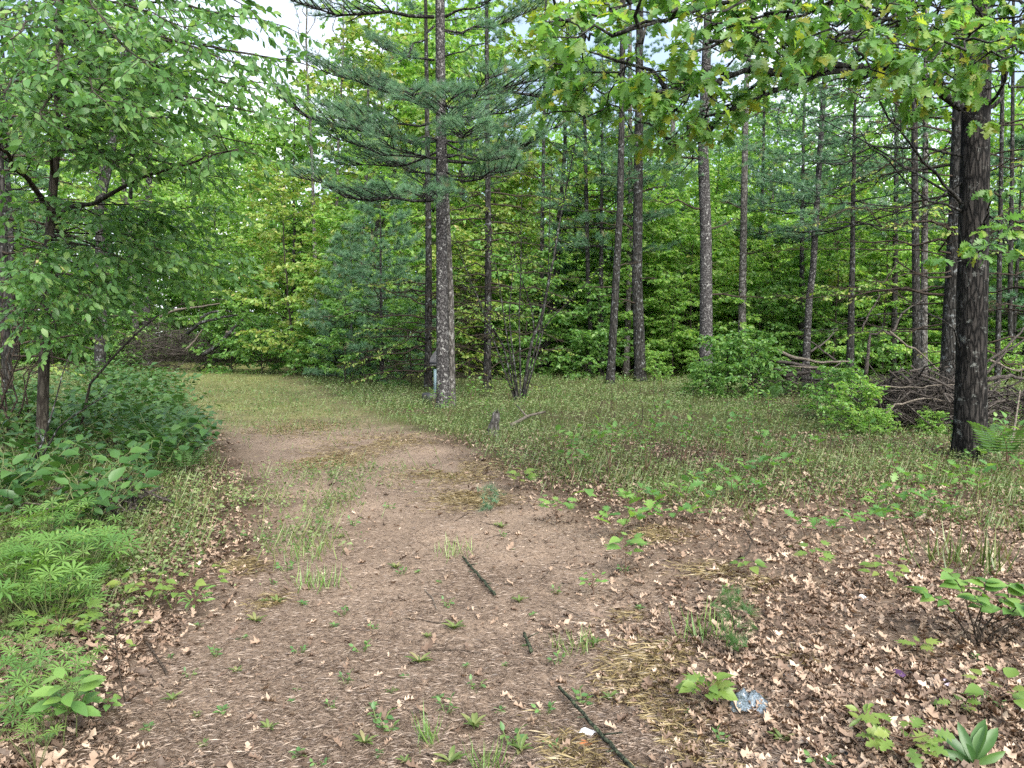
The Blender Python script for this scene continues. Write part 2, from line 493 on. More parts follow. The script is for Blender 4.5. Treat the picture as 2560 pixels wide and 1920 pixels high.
def fern_tmpl(np_=13):
    V, F = [], []
    def P(t): return np.array([0, t * 0.95, 0.28 * math.sin(t * 2.2) - 0.1 * t])
    for k in range(np_):
        t = 0.22 + 0.76 * k / (np_ - 1)
        ln = 0.34 * (1 - ((t - 0.25) / 0.8) ** 1.3) + 0.02
        p = P(t)
        for s in (-1, 1):
            d = np.array([s * 0.93, 0.36, -0.12]); b = len(V)
            w = np.array([0, 0.030, 0])
            # pinna with toothed edges
            V += [p, p + d * ln * 0.35 + w * 0.9, p + d * ln * 0.7 + w * 0.6, p + d * ln, p + d * ln * 0.7 - w * 0.6, p + d * ln * 0.35 - w * 0.9]
            F += [(b, b + 1, b + 5), (b + 1, b + 2, b + 4), (b + 1, b + 4, b + 5), (b + 2, b + 3, b + 4)]
    b = len(V)
    ts = np.linspace(0, 1, 8)
    for t in ts:
        V += [P(t) + (-0.006, 0, 0.002), P(t) + (0.006, 0, 0.002)]
    for i in range(7):
        F += [(b + 2 * i, b + 2 * i + 1, b + 2 * i + 3), (b + 2 * i, b + 2 * i + 3, b + 2 * i + 2)]
    return np.array(V), np.array(F)
T_FERN = fern_tmpl()

# ------------------------------------------------------------------ plant growing helpers
def curve(p0, p1, sag=0.0, n=6, jit=0.03):
    p0, p1 = np.asarray(p0, float), np.asarray(p1, float)
    t = np.linspace(0, 1, n)[:, None]
    P = p0 + (p1 - p0) * t
    P[:, 2] += sag * 4 * (t * (1 - t))[:, 0]
    ln = np.linalg.norm(p1 - p0)
    j = rng.normal(size=(n, 3)) * jit * ln
    j[0] = 0; j[-1] = 0
    return P + j

def along(P, t):
    n = len(P) - 1
    x = min(max(t, 0), 0.9999) * n
    i = int(x)
    return P[i] + (P[i + 1] - P[i]) * (x - i), nrm(P[i + 1] - P[i])

class Sites:
    def __init__(self): self.P, self.D, self.N = [], [], []
    def add(self, p, d, n): self.P.append(p); self.D.append(d); self.N.append(n)
    def arr(self): return np.array(self.P), np.array(self.D), np.array(self.N)

def spray(limb, geo, sites, t0=0.25, ntw=10, twl=0.5, nlf=7, droop=0.1, r0=0.02, flat=0.75, k=3, lf_jit=0.35, sub=True):
    """flat layered spray of side twigs and alternate leaves on a limb"""
    tot = np.sum(np.linalg.norm(np.diff(limb, axis=0), axis=1))
    for i in range(ntw):
        t = t0 + (1 - t0) * (i + rng.random() * 0.8) / ntw
        p, d = along(limb, t)
        side = 1 if i % 2 else -1
        h = nrm(np.cross(d, [0, 0, 1.0])) * side
        a = 0.5 + 0.5 * rng.random()
        dr = nrm(d * a + h * (1.1 - 0.4 * t) + np.array([0, 0, (1 - flat) * rng.normal() - 0.05]))
        l = twl * (0.55 + 0.6 * rng.random()) * (1.15 - 0.5 * t)
        e = p + dr * l + np.array([0, 0, -droop * l])
        tw = curve(p, e, 0.04 * l, 4, 0.05)
        geo.tube(tw, np.linspace(r0 * 0.35, r0 * 0.12, 4), k, rng.random(), cap=False)
        for j in range(nlf):
            tt = 0.15 + 0.85 * (j + rng.random() * 0.6) / nlf
            q, dd = along(tw, tt)
            s2 = 1 if j % 2 else -1
            hh = nrm(np.cross(dd, [0, 0, 1.0])) * s2
            ld = nrm(dd * (0.6 + 0.8 * tt) + hh * 0.9 + np.array([0, 0, -0.25 - 0.3 * rng.random()]) + rng.normal(size=3) * lf_jit * 0.5)
            nn = nrm(np.array([0, 0, 1.0]) + rng.normal(size=3) * lf_jit)
            sites.add(q, ld, nn)

def trunk_path(H, lean=(0, 0), n=14, wobble=0.02):
    t = np.linspace(0, 1, n)
    P = np.stack([lean[0] * t, lean[1] * t, H * t], 1)
    w = np.cumsum(rng.normal(size=(n, 2)) * wobble * H / n, axis=0)
    w -= w[0]
    P[:, :2] += w
    return P

def trunk_radius(r0, r1, n, flare=0.35):
    t = np.linspace(0, 1, n)
    return r0 + (r1 - r0) * t ** 0.85 + r0 * flare * np.exp(-t * n * 0.9)

def deciduous(H, r0, cb, cr, nb, ntw, nlf, leaf, tm, twl=0.7, up=0.45, shape=0.6, flat=0.75, tk=8, jit=0.95):
    tg, lg, s = Geo(), Geo(), Sites()
    P = trunk_path(H, (rng.normal() * 0.03 * H, rng.normal() * 0.03 * H), 12, 0.05)
    tg.tube(P, trunk_radius(r0, r0 * 0.12, 12), tk, 0.5)
    for i in range(nb):
        t = cb + (0.97 - cb) * (i + rng.random() * 0.9) / nb
        p, d = along(P, t)
        az = i * 2.399 + rng.normal() * 0.4
        f = (t - cb) / (1 - cb)
        l = cr * (math.sin(math.pi * (0.18 + 0.72 * f ** shape)) + 0.15) * (0.75 + 0.5 * rng.random())
        dv = np.array([math.cos(az), math.sin(az), up * (0.4 + 1.1 * f) + 0.15 * rng.normal()])
        e = p + dv * l
        limb = curve(p, e, 0.06 * l, 6, 0.04)
        rb = max(0.012, r0 * 0.32 * (1.1 - t))
        tg.tube(limb, np.linspace(rb, rb * 0.25, 6), 4, 0.5, cap=False)
        spray(limb, lg, s, 0.2, ntw, twl, nlf, 0.12, rb, flat, 3, jit)
    pP, pD, pN = s.arr()
    V, F, r = place(tm, pP, pD, pN, leaf * (0.7 + 0.6 * rng.random(len(pP))))
    lg2 = Geo(); lg2.add(V, F, r)
    return tg, lg, lg2

def pine(H, r0, cb, bl, nwh, per, tufts, tm, tl, lower=1.0, lean=(0, 0), up=0.25, tk=10):
    tg, s = Geo(), Sites()
    P = trunk_path(H, lean, 16, 0.015)
    tg.tube(P, trunk_radius(r0, r0 * 0.1, 16, 0.25), tk, 0.5)
    bgx = Geo()
    for w in range(nwh):
        t = cb + (0.985 - cb) * w / (nwh - 1)
        f = w / (nwh - 1)
        for b in range(per):
            az = w * 0.9 + b * 2 * math.pi / per + rng.normal() * 0.25
            l = bl * (1 - f) ** 0.75 * (lower + (1 - lower) * min(1, f * 3)) * (0.75 + 0.45 * rng.random()) + 0.25
            p, _ = along(P, t + rng.normal() * 0.004)
            e = p + np.array([math.cos(az), math.sin(az), up * (0.2 + 1.3 * f) + 0.1 * rng.normal()]) * l
            pine_branch(p, e, bgx, s, tufts, max(0.01, r0 * 0.2 * (1 - f) + 0.006), up=0.3)
    pP, pD, pN = s.arr()
    V, F, r = place(tm, pP, pD, pN, tl * (0.8 + 0.4 * rng.random(len(pP))))
    ng = Geo(); ng.add(V, F, r)
    return tg, bgx, ng

def pine_branch(p, e, geo, s, tufts, r, up=0.3, t0=0.3):
    l = np.linalg.norm(e - p)
    limb = curve(p, e, -0.06 * l, 7, 0.02)
    geo.tube(limb, np.linspace(r, r * 0.25, 7), 5, rng.random(), cap=False)
    nb = max(4, int(tufts * l / 6))
    for i in range(nb):
        t = t0 + (1 - t0) * (i + rng.random()) / nb
        q, d = along(limb, t)
        side = 1 if i % 2 else -1
        h = nrm(np.cross(d, [0, 0, 1.0])) * side
        sl = l * (0.30 + 0.12 * rng.random()) * (1.15 - 0.75 * t) + 0.08
        dv = nrm(d * 0.8 + h * 0.75 + np.array([0, 0, up * (0.3 + 0.8 * rng.random())]))
        tw = curve(q, q + dv * sl, 0.03 * sl, 4, 0.03)
        geo.tube(tw, np.linspace(r * 0.4, r * 0.18, 4), 3, rng.random(), cap=False)
        m = 6
        for j in range(m):
            tt = 0.25 + 0.75 * (j + 1) / m
            qq, dd = along(tw, tt)
            tdir = nrm(dd + nrm(rng.normal(size=3)) * (0.75 if j < m - 1 else 0.2) + np.array([0, 0, 0.35]))
            o = tdir * 0.10 * rng.random()
            s.add(qq + (o if j < m - 1 else 0), tdir, nrm(rng.normal(size=3)))

def bare_branch(p, e, geo, r, ntw=8, twl=0.4, sag=0.05, k=5, lev=2):
    l = np.linalg.norm(np.asarray(e) - p)
    limb = curve(p, e, sag * l, 7, 0.03)
    geo.tube(limb, np.linspace(r, r * 0.2, 7), k, rng.random(), cap=False)
    for i in range(ntw):
        t = 0.2 + 0.8 * (i + rng.random()) / ntw
        q, d = along(limb, t)
        side = 1 if i % 2 else -1
        h = nrm(np.cross(d, [0, 0, 1.0])) * side
        dv = nrm(d * 0.9 + h * 0.7 + rng.normal(size=3) * 0.35)
        sl = twl * l * (0.3 + 0.7 * rng.random()) * (1.1 - 0.7 * t)
        if lev > 1:
            bare_branch(q, q + dv * sl, geo, r * 0.4, max(2, ntw // 3), 0.5, 0.02, 3, lev - 1)
        else:
            geo.tube(curve(q, q + dv * sl, 0.02, 4, 0.05), np.linspace(r * 0.35, r * 0.12, 4), 3, rng.random(), cap=False)
    return limb

# ------------------------------------------------------------------ the ground and the path
def ground_mat():
    m, t, out = nodes('forest floor')
    A = lambda n: (lambda a: (setattr(a, 'attribute_name', n), a)[1])(t.nodes.new('ShaderNodeAttribute'))
    soil, green, lane = A('soil'), A('green'), A('lane')
    co = t.nodes.new('ShaderNodeTexCoord')
    def noise(sc, det=6, ro=0.6, vec=None):
        n = t.nodes.new('ShaderNodeTexNoise'); n.inputs['Scale'].default_value = sc; n.inputs['Detail'].default_value = det; n.inputs['Roughness'].default_value = ro
        t.links.new(vec or co.outputs['Object'], n.inputs['Vector']); return n
    n1, n2, n3 = noise(1.1), noise(16, 8, 0.7), noise(70, 6, 0.75)
    # stretched fibres: pine needle duff
    mp = t.nodes.new('ShaderNodeMapping'); mp.inputs['Scale'].default_value = (40, 260, 60); mp.inputs['Rotation'].default_value = (0, 0, 0.5)
    t.links.new(co.outputs['Object'], mp.inputs[0])
    n4 = noise(1.0, 4, 0.6, mp.outputs[0])
    mp2 = t.nodes.new('ShaderNodeMapping'); mp2.inputs['Scale'].default_value = (230, 36, 60); mp2.inputs['Rotation'].default_value = (0, 0, 0.3)
    t.links.new(co.outputs['Object'], mp2.inputs[0])
    n5 = noise(1.0, 4, 0.6, mp2.outputs[0])
    mxx = t.nodes.new('ShaderNodeMath'); mxx.operation = 'MAXIMUM'
    t.links.new(n4.outputs['Fac'], mxx.inputs[0]); t.links.new(n5.outputs['Fac'], mxx.inputs[1])
    av = t.nodes.new('ShaderNodeMath'); av.operation = 'MULTIPLY_ADD'; av.inputs[1].default_value = 0.5
    t.links.new(mxx.outputs[0], av.inputs[0])
    hf = t.nodes.new('ShaderNodeMath'); hf.operation = 'MULTIPLY'; hf.inputs[1].default_value = 0.5
    t.links.new(n3.outputs['Fac'], hf.inputs[0]); t.links.new(hf.outputs[0], av.inputs[2])
    rs = ramp(t, [(0.34, (0.075, 0.054, 0.040)), (0.50, (0.185, 0.138, 0.104)), (0.66, (0.31, 0.243, 0.188))])
    t.links.new(av.outputs[0], rs.inputs[0])
    rl = ramp(t, [(0.3, (0.025, 0.017, 0.012)), (0.55, (0.072, 0.050, 0.034)), (0.75, (0.145, 0.102, 0.07))])
    t.links.new(n2.outputs['Fac'], rl.inputs[0])
    rg = ramp(t, [(0.3, (0.025, 0.036, 0.011)), (0.6, (0.055, 0.075, 0.022)), (0.8, (0.095, 0.10, 0.036))])
    t.links.new(n2.outputs['Fac'], rg.inputs[0])
    def mixc(f, a, b):
        x = t.nodes.new('ShaderNodeMix'); x.data_type = 'RGBA'
        t.links.new(f, x.inputs[0]); t.links.new(a, x.inputs[6]); t.links.new(b, x.inputs[7]); return x.outputs[2]
    c = mixc(green.outputs['Fac'], rl.outputs[0], rg.outputs[0])
    c = mixc(soil.outputs['Fac'], c, rs.outputs[0])
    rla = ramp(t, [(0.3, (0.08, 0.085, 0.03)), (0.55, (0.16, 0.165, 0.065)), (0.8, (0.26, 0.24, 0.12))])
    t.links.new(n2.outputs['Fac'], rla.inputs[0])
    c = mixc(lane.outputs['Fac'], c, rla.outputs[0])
    r1 = ramp(t, [(0.3, (0.68, 0.66, 0.65)), (0.5, (0.95, 0.94, 0.93)), (0.7, (1.22, 1.2, 1.18))])
    t.links.new(n1.outputs['Fac'], r1.inputs[0])
    mu = t.nodes.new('ShaderNodeMix'); mu.data_type = 'RGBA'; mu.blend_type = 'MULTIPLY'; mu.inputs[0].default_value = 1
    t.links.new(c, mu.inputs[6]); t.links.new(r1.outputs[0], mu.inputs[7])
    p = t.nodes.new('ShaderNodeBsdfPrincipled'); p.inputs['Roughness'].default_value = 0.95; p.inputs['Specular IOR Level'].default_value = 0.1
    t.links.new(mu.outputs[2], p.inputs['Base Color'])
    b = t.nodes.new('ShaderNodeBump'); b.inputs['Strength'].default_value = 0.8; b.inputs['Distance'].default_value = 0.02
    t.links.new(av.outputs[0], b.inputs['Height'])
    t.links.new(b.outputs[0], p.inputs['Normal'])
    t.links.new(p.outputs[0], out.inputs['Surface'])
    return m

M['ground'] = ground_mat()

def axis(parts):
    return np.concatenate([np.arange(a, b, s) for a, b, s in parts])

gxs = axis([(-400, -60, 20), (-60, -16, 2.0), (-16, -5, 0.25), (-5, 6, 0.06), (6, 16, 0.25), (16, 60, 2.0), (60, 401, 20)])
gys = axis([(-300, -20, 20), (-20, 1.5, 1.0), (1.5, 9.5, 0.06), (9.5, 24, 0.2), (24, 60, 1.0), (60, 401, 20)])
GX, GY = np.meshgrid(gxs, gys, indexing='ij')

def vnoise(x, y, seed):
    r = np.random.default_rng(seed)
    tab = r.random((256, 256))
    xi, yi = np.floor(x).astype(int), np.floor(y).astype(int)
    fx, fy = x - xi, y - yi
    fx, fy = fx * fx * (3 - 2 * fx), fy * fy * (3 - 2 * fy)
    g = lambda a, b: tab[a % 256, b % 256]
    return (g(xi, yi) * (1 - fx) + g(xi + 1, yi) * fx) * (1 - fy) + (g(xi, yi + 1) * (1 - fx) + g(xi + 1, yi + 1) * fx) * fy

near = sstep(24, 8, GY) * sstep(0.5, 1.6, GY)
GZ = gz(GX, GY) + near * (0.018 * (vnoise(GX * 4, GY * 4, 1) - 0.5) + 0.014 * (vnoise(GX * 11, GY * 11, 2) - 0.5))
pm = path_mask(GX, GY)
soilA = np.clip(pm * 1.0, 0, 1)
# the right-hand verge near the camera is duff too
soilA = np.maximum(soilA, 0.6 * sstep(8.5, 5.5, GY) * sstep(-0.5, 1.0, GX) * sstep(7, 4, GX))
greenA = np.clip(sstep(9, 16, GY) * (0.45 + 0.9 * (vnoise(GX * 0.9, GY * 0.9, 5) - 0.3)), 0, 1)
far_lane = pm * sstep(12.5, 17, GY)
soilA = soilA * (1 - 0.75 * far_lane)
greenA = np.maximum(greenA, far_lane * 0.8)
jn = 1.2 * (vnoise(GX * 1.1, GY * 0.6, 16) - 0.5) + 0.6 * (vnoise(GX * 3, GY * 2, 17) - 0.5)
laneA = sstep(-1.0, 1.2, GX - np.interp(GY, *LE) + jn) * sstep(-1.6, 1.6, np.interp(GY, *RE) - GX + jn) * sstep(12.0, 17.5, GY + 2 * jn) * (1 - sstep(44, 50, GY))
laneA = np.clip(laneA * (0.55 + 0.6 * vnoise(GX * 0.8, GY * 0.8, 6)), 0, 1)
nx, ny = GX.shape
idx = np.arange(nx * ny).reshape(nx, ny)
FQ = np.stack([idx[:-1, :-1], idx[1:, :-1], idx[1:, 1:], idx[:-1, 1:]], -1).reshape(-1, 4)
fc = pm.ravel()[FQ].mean(1) > 0.5
GV = np.stack([GX.ravel(), GY.ravel(), GZ.ravel()], 1)

def sub_sheet(name, sel):
    f = FQ[sel]
    u, inv = np.unique(f, return_inverse=True)
    me = mesh_np(name, GV[u], inv.reshape(-1, 4), M['ground'], {'soil': soilA.ravel()[u], 'green': greenA.ravel()[u], 'lane': laneA.ravel()[u]}, True)
    return part(name, me, None, kind='structure')
sub_sheet('ground', ~fc)
sub_sheet('path', fc)

# ------------------------------------------------------------------ ground litter
def scatter(n, x0, x1, y0, y1, dens, power=1.0):
    """random ground points, more of them near the camera, thinned by a density function"""
    u = rng.random(n)
    y = (y0 ** (1 - power) + u * (y1 ** (1 - power) - y0 ** (1 - power))) ** (1 / (1 - power)) if power != 1 else y0 * (y1 / y0) ** u
    half = y * 0.70 + 0.5
    x = (rng.random(n) * 2 - 1) * half
    k = (x > x0) & (x < x1) & (rng.random(n) < dens(x, y))
    x, y = x[k], y[k]
    return x, y

def zsurf(x, y):
    nr = sstep(24, 8, y) * sstep(0.5, 1.6, y)
    return gz(x, y) + nr * (0.018 * (vnoise(x * 4, y * 4, 1) - 0.5) + 0.014 * (vnoise(x * 11, y * 11, 2) - 0.5))

def patch(x, y, pts):
    m = 0 * x
    for px, py, rx, ry in pts:
        c = gp(px, py)
        a = gp(px + rx, py); b = gp(px, py - ry)
        m = np.maximum(m, np.exp(-((x - c[0]) / abs(a[0] - c[0])) ** 2 - ((y - c[1]) / abs(b[1] - c[1])) ** 2))
    return m

def right_of(x, y): return x - np.interp(y, *RE)
def left_of(x, y): return np.interp(y, *LE) - x

def litter_dens(x, y):
    rr = right_of(x, y)
    d = 0.05 + 0 * x
    d = np.maximum(d, sstep(-1.0, 0.7, rr) * (0.55 + 0.6 * vnoise(x * 1.3, y * 1.3, 8)))
    d = np.maximum(d, 0.9 * patch(x, y, [(650, 622, 90, 14), (720, 615, 90, 16), (830, 600, 130, 40), (900, 710, 120, 80), (800, 560, 150, 22), (820, 750, 50, 20)]))
    d = np.maximum(d, 0.75 * sstep(-0.35, 0.25, left_of(x, y)) * sstep(2.2, 0.4, left_of(x, y)))
    return d * np.clip(0.25 + 1.2 * vnoise(x * 2.4, y * 2.4, 21), 0.15, 1)

lx, ly = scatter(95000, -9, 9, 2.3, 13, litter_dens, 1.5)
n = len(lx)
lz = zsurf(lx, ly) + 0.004 + 0.03 * rng.random(n) * np.clip(litter_dens(lx, ly), 0, 1)
az = rng.random(n) * 6.283
D = np.stack([np.cos(az), np.sin(az), rng.normal(size=n) * 0.13], 1)
N = nrm(np.stack([rng.normal(size=n) * 0.30, rng.normal(size=n) * 0.30, np.ones(n)], 1))
S = (0.024 + 0.045 * rng.random(n) ** 1.4) * (1 + 0.15 * sstep(4, 9, ly))
order = np.argsort(-S / np.hypot(lx, ly))
litter = Geo()
indiv = order[:300]
rest = order[300:]
for k, tm in enumerate(T_DRY):
    s_ = rest[k::len(T_DRY)]
    V, F, r = place(tm, np.stack([lx, ly, lz], 1)[s_], D[s_], N[s_], S[s_] * (0.75 + 0.5 * rng.random(len(s_))), None, 0.75 + 0.6 * rng.random(len(s_)))
    litter.add(V, F, r)
tag(part('leaf_litter', litter.mesh('leaf_litter', M['dry'], False)), 'brown and tan dry oak leaves covering the forest floor beside the path', 'leaf litter', kind='stuff')
DRY_ME = [mesh_np('fallen_leaf', tm[0], tm[1], M['dry'], {'rnd': np.zeros(len(tm[0]))}) for tm in T_DRY]
from mathutils import Matrix
def orient(o, P, D, N, S):
    D = nrm(D); X = nrm(np.cross(D, N)); Z = np.cross(X, D)
    m = Matrix(((X[0] * S, D[0] * S, Z[0] * S, P[0]), (X[1] * S, D[1] * S, Z[1] * S, P[1]), (X[2] * S, D[2] * S, Z[2] * S, P[2]), (0, 0, 0, 1)))
    o.matrix_local = m
for k, i in enumerate(indiv):
    o = part('fallen_leaf', DRY_ME[k % len(DRY_ME)])
    orient(o, (lx[i], ly[i], lz[i] + 0.004), D[i], N[i], S[i])
    tag(o, 'curled dry tan oak leaf lying on the brown ground near the camera', 'fallen leaf', 'dry oak leaves scattered on the near ground')

# brown needle duff on the path and the verge
def duff_dens(x, y):
    return np.clip(0.35 + 0.65 * path_mask(x, y) + 0.25 * (vnoise(x * 3, y * 3, 31) - 0.5), 0, 1) * sstep(2.5, 0.5, left_of(x, y))
def needles(name, n, dens, mat, label, y1=9.0, ln=(0.035, 0.10), w=0.0011):
    x, y = scatter(n, -8, 8, 2.4, y1, dens, 1.8)
    m = len(x)
    z = zsurf(x, y) + 0.002 + 0.012 * rng.random(m)
    a = rng.random(m) * 6.283
    Dn = np.stack([np.cos(a), np.sin(a), rng.normal(size=m) * 0.10], 1)
    Nn = nrm(np.stack([rng.normal(size=m) * 0.5, rng.normal(size=m) * 0.5, np.ones(m)], 1))
    l = ln[0] + (ln[1] - ln[0]) * rng.random(m)
    tv = np.array([[-w / 0.07, 0, 0], [w / 0.07, 0, 0], [0.5 * w / 0.07, 0.55, 0.06], [0, 1.0, -0.02]])
    tf = np.array([[0, 1, 2], [0, 2, 3]])
    V, F, r = place((tv, tf), np.stack([x, y, z], 1), Dn, Nn, l)
    o = part(name, mesh_np(name, V, F, mat, {'rnd': r}))
    tag(o, label, 'pine needles', kind='stuff')
needles('needle_litter', 230000, duff_dens, M['dry_needle'], 'brown pine needles and bark bits strewn over the bare path', 17, (0.02, 0.065), 0.0006)
GOLD = [(655, 715, 55, 55), (570, 745, 45, 30), (640, 660, 40, 22), (690, 760, 45, 20), (670, 645, 30, 14), (660, 538, 30, 8), (712, 575, 30, 9), (760, 590, 22, 8),
        (455, 468, 60, 10), (380, 440, 60, 8), (470, 495, 40, 8), (330, 455, 40, 8), (300, 425, 50, 8), (270, 590, 16, 8), (800, 660, 18, 7), (245, 560, 20, 8), (630, 610, 22, 7)]
gx_, gy_ = [], []
for px, py, rx, ry in GOLD:
    c = gp(px, py); ax = abs(gp(px + rx, py)[0] - c[0]); ay = abs(gp(px, py - ry)[1] - c[1])
    k = int(min(5200, 6500 * ax * ay * 3.1))
    q = rng.normal(size=(k, 2)) * 0.52
    x = c[0] + q[:, 0] * ax; y = c[1] + q[:, 1] * ay
    kk = vnoise(x * 4, y * 4, 9) > 0.30
    gx_.append(x[kk]); gy_.append(y[kk])
x, y = np.concatenate(gx_), np.concatenate(gy_)
m = len(x); a = rng.random(m) * 6.283
tv = np.array([[-0.011, 0, 0], [0.011, 0, 0], [0.04, 0.55, 0.05], [0.02, 1.0, -0.02]]); tf = np.array([[0, 1, 2], [0, 2, 3]])
V, F, r = place((tv, tf), np.stack([x, y, zsurf(x, y) + 0.004 + 0.014 * rng.random(m)], 1), np.stack([np.cos(a), np.sin(a), rng.normal(size=m) * .1], 1), nrm(np.stack([rng.normal(size=m) * .5, rng.normal(size=m) * .5, np.ones(m)], 1)), 0.04 + 0.055 * rng.random(m))
tag(part('golden_needles', mesh_np('golden_needles', V, F, M['gold_needle'], {'rnd': r})), 'golden yellow pine needles lying in patches on the path', 'pine needles', kind='stuff')

# small crumbs, cone scales and twigs on the path
x, y = scatter(9000, -7, 7, 2.4, 9, lambda x, y: 0.8 * path_mask(x, y) + 0.2, 1.8)
m = len(x)
tv = np.array([[-.5, -.5, 0], [.5, -.4, .1], [.4, .5, 0], [-.4, .4, .15], [0, 0, .5]]); tf = np.array([[0, 1, 4], [1, 2, 4], [2, 3, 4], [3, 0, 4]])
a = rng.random(m) * 6.283
V, F, r = place((tv, tf), np.stack([x, y, zsurf(x, y)], 1), np.stack([np.cos(a), np.sin(a), 0 * a], 1), np.tile([0, 0, 1.0], (m, 1)), 0.006 + 0.012 * rng.random(m) ** 2)
tag(part('bark_crumbs', mesh_np('bark_crumbs', V, F, M['dry_needle'], {'rnd': r * 0.7})), 'small dark bark crumbs and soil clods on the path', 'soil crumbs', kind='stuff')

# ------------------------------------------------------------------ ground cover and grass
far_c = None
def cover_dens(x, y):
    rr = right_of(x, y)
    edge = 7.0 - 0.10 * np.clip(x - 2, -4, 8) + 0.9 * wob(x, y * 0, 1.3, 0.3)
    d = sstep(-0.1, 0.7, rr) * sstep(edge - 0.9, edge + 1.2, y) * np.clip(0.05 + 1.5 * (0.6 * vnoise(x * 0.9, y * 0.9, 41) + 0.5 * vnoise(x * 3.1, y * 3.1, 42) - 0.15), 0.08, 1)
    d = np.maximum(d, 0.75 * sstep(0.0, 0.8, left_of(x, y)) * sstep(3.0, 5.0, y))
    d = np.maximum(d, 0.28 * path_mask(x, y) * sstep(11, 17, y))
    d = np.maximum(d, 0.55 * patch(x, y, [(250, 500, 50, 14), (330, 470, 60, 10), (335, 500, 18, 20), (300, 535, 40, 12)]))
    return np.clip(d, 0, 1)
x, y = scatter(260000, -24, 26, 3.2, 36, cover_dens, 0.7)
m = len(x)
z = zsurf(x, y)
hgt = (0.01 + 0.11 * rng.random(m)) * (1 + 0.6 * sstep(8, 20, y))
a = rng.random(m) * 6.283
Dc = np.stack([np.cos(a), np.sin(a), 0.35 * rng.normal(size=m) + 0.1], 1)
Nc = nrm(np.stack([rng.normal(size=m) * 0.5, rng.normal(size=m) * 0.5 - 0.15, np.ones(m)], 1))
V, F, r = place(T_CHEAP, np.stack([x, y, z + hgt], 1), Dc, Nc, (0.020 + 0.028 * rng.random(m)) * (1 + 0.6 * sstep(9, 24, y)))
r = np.repeat(np.clip(0.62 * (0.55 * vnoise(x * 0.7, y * 0.7, 43) + 0.45 * vnoise(x * 2.6, y * 2.6, 44)) + 0.5 * rng.random(m) - 0.06, 0, 0.98), 4)
tag(part('ground_cover', mesh_np('ground_cover', V, F, M['leaf_cover'], {'rnd': r})), 'low olive green ground cover carpeting the clearing beyond the path', 'ground cover', kind='stuff')

def grass(name, n, dens, mat, label, y0, y1, h, power=0.6, wid=1.0):
    x, y = scatter(n, -26, 28, y0, y1, dens, power)
    m = len(x)
    a = rng.random(m) * 6.283
    Dg = nrm(np.stack([np.cos(a) * 0.45, np.sin(a) * 0.45, np.ones(m)], 1))
    Ng = nrm(np.stack([np.cos(a + 1), np.sin(a + 1), np.ones(m) * 0.3], 1))
    V, F, r = place(T_BLADE2, np.stack([x, y, zsurf(x, y) - 0.005], 1), Dg, Ng, h * (0.5 + 0.8 * rng.random(m)))
    tag(part(name, mesh_np(name, V, F, mat, {'rnd': r})), label, 'grass', kind='stuff')
grass('grass', 150000, lambda x, y: np.clip(cover_dens(x, y) * (0.2 + 1.1 * vnoise(x * 0.8, y * 0.8, 51)), 0, 1), M['grass'], 'thin dry olive grass growing through the ground cover', 4.5, 32, 0.17)
grass('pale_grass', 60000, lambda x, y: sstep(-1.2, 1.2, x - np.interp(y, *LE)) * sstep(-1.8, 1.6, np.interp(y, *RE) - x) * sstep(11.5, 16, y) * (0.35 + 0.9 * vnoise(x * 1.2, y * 1.2, 63)), M['grass_pale'], 'pale dry yellowish grass on the far part of the lane', 9, 46, 0.07, 0.4)
def lane_dens(x, y):
    g = 0.35 * path_mask(x, y) * sstep(9, 15, y) * (0.3 + 0.9 * vnoise(x * 1.5, y * 1.5, 61))
    g = np.maximum(g, 1.0 * sstep(17, 24, y) * np.clip(1.6 * vnoise(x * 0.35, y * 0.35, 62) - 0.2, 0, 1))
    return np.clip(g, 0, 1)
grass('lane_grass', 50000, lane_dens, M['grass_green'], 'short fresh green grass on the far lane and under the trees', 9, 46, 0.14, 0.4)

# ------------------------------------------------------------------ prototypes of far trees
TUFT_FAR = tuft_tmpl(18, 0.045, 0.95, 1)
TUFT_NEAR = tuft_tmpl(30, 0.0125, 0.85, 2)
protos = {}
def make_proto(key, name, label, cat, tg, lg, cg, bark, leaf, group):
    root = thing(name, label, cat, (0, 0, 0), 0, group)
    if lg is not None:
        off = tg.n
        tg.V += lg.V; tg.r += lg.r; tg.n += lg.n
        tg.Q += [f + off for f in lg.Q]; tg.T += [f + off for f in lg.T]
    ch = [part('trunk', tg.mesh('trunk', M[bark]), root)]
    ch.append(part('crown', cg.mesh('crown', M[leaf], False), root, kind='stuff'))
    protos[key] = [root, ch, False]
def spawn(key, loc, rz=None, scale=1.0, label=None, group=None, mats=None):
    pr = protos[key]
    if rz is None: rz = rng.random() * 6.283
    if not pr[2] and not mats:
        pr[2] = True
        r = pr[0]
        r.location = [float(c) for c in loc]; r.rotation_euler = (0, 0, rz); r.scale = (scale,) * 3
        if label: r['label'] = label
        if group: r['group'] = group
        return r
    return dup(pr[0], pr[1], loc, rz, scale, label, group, mats)

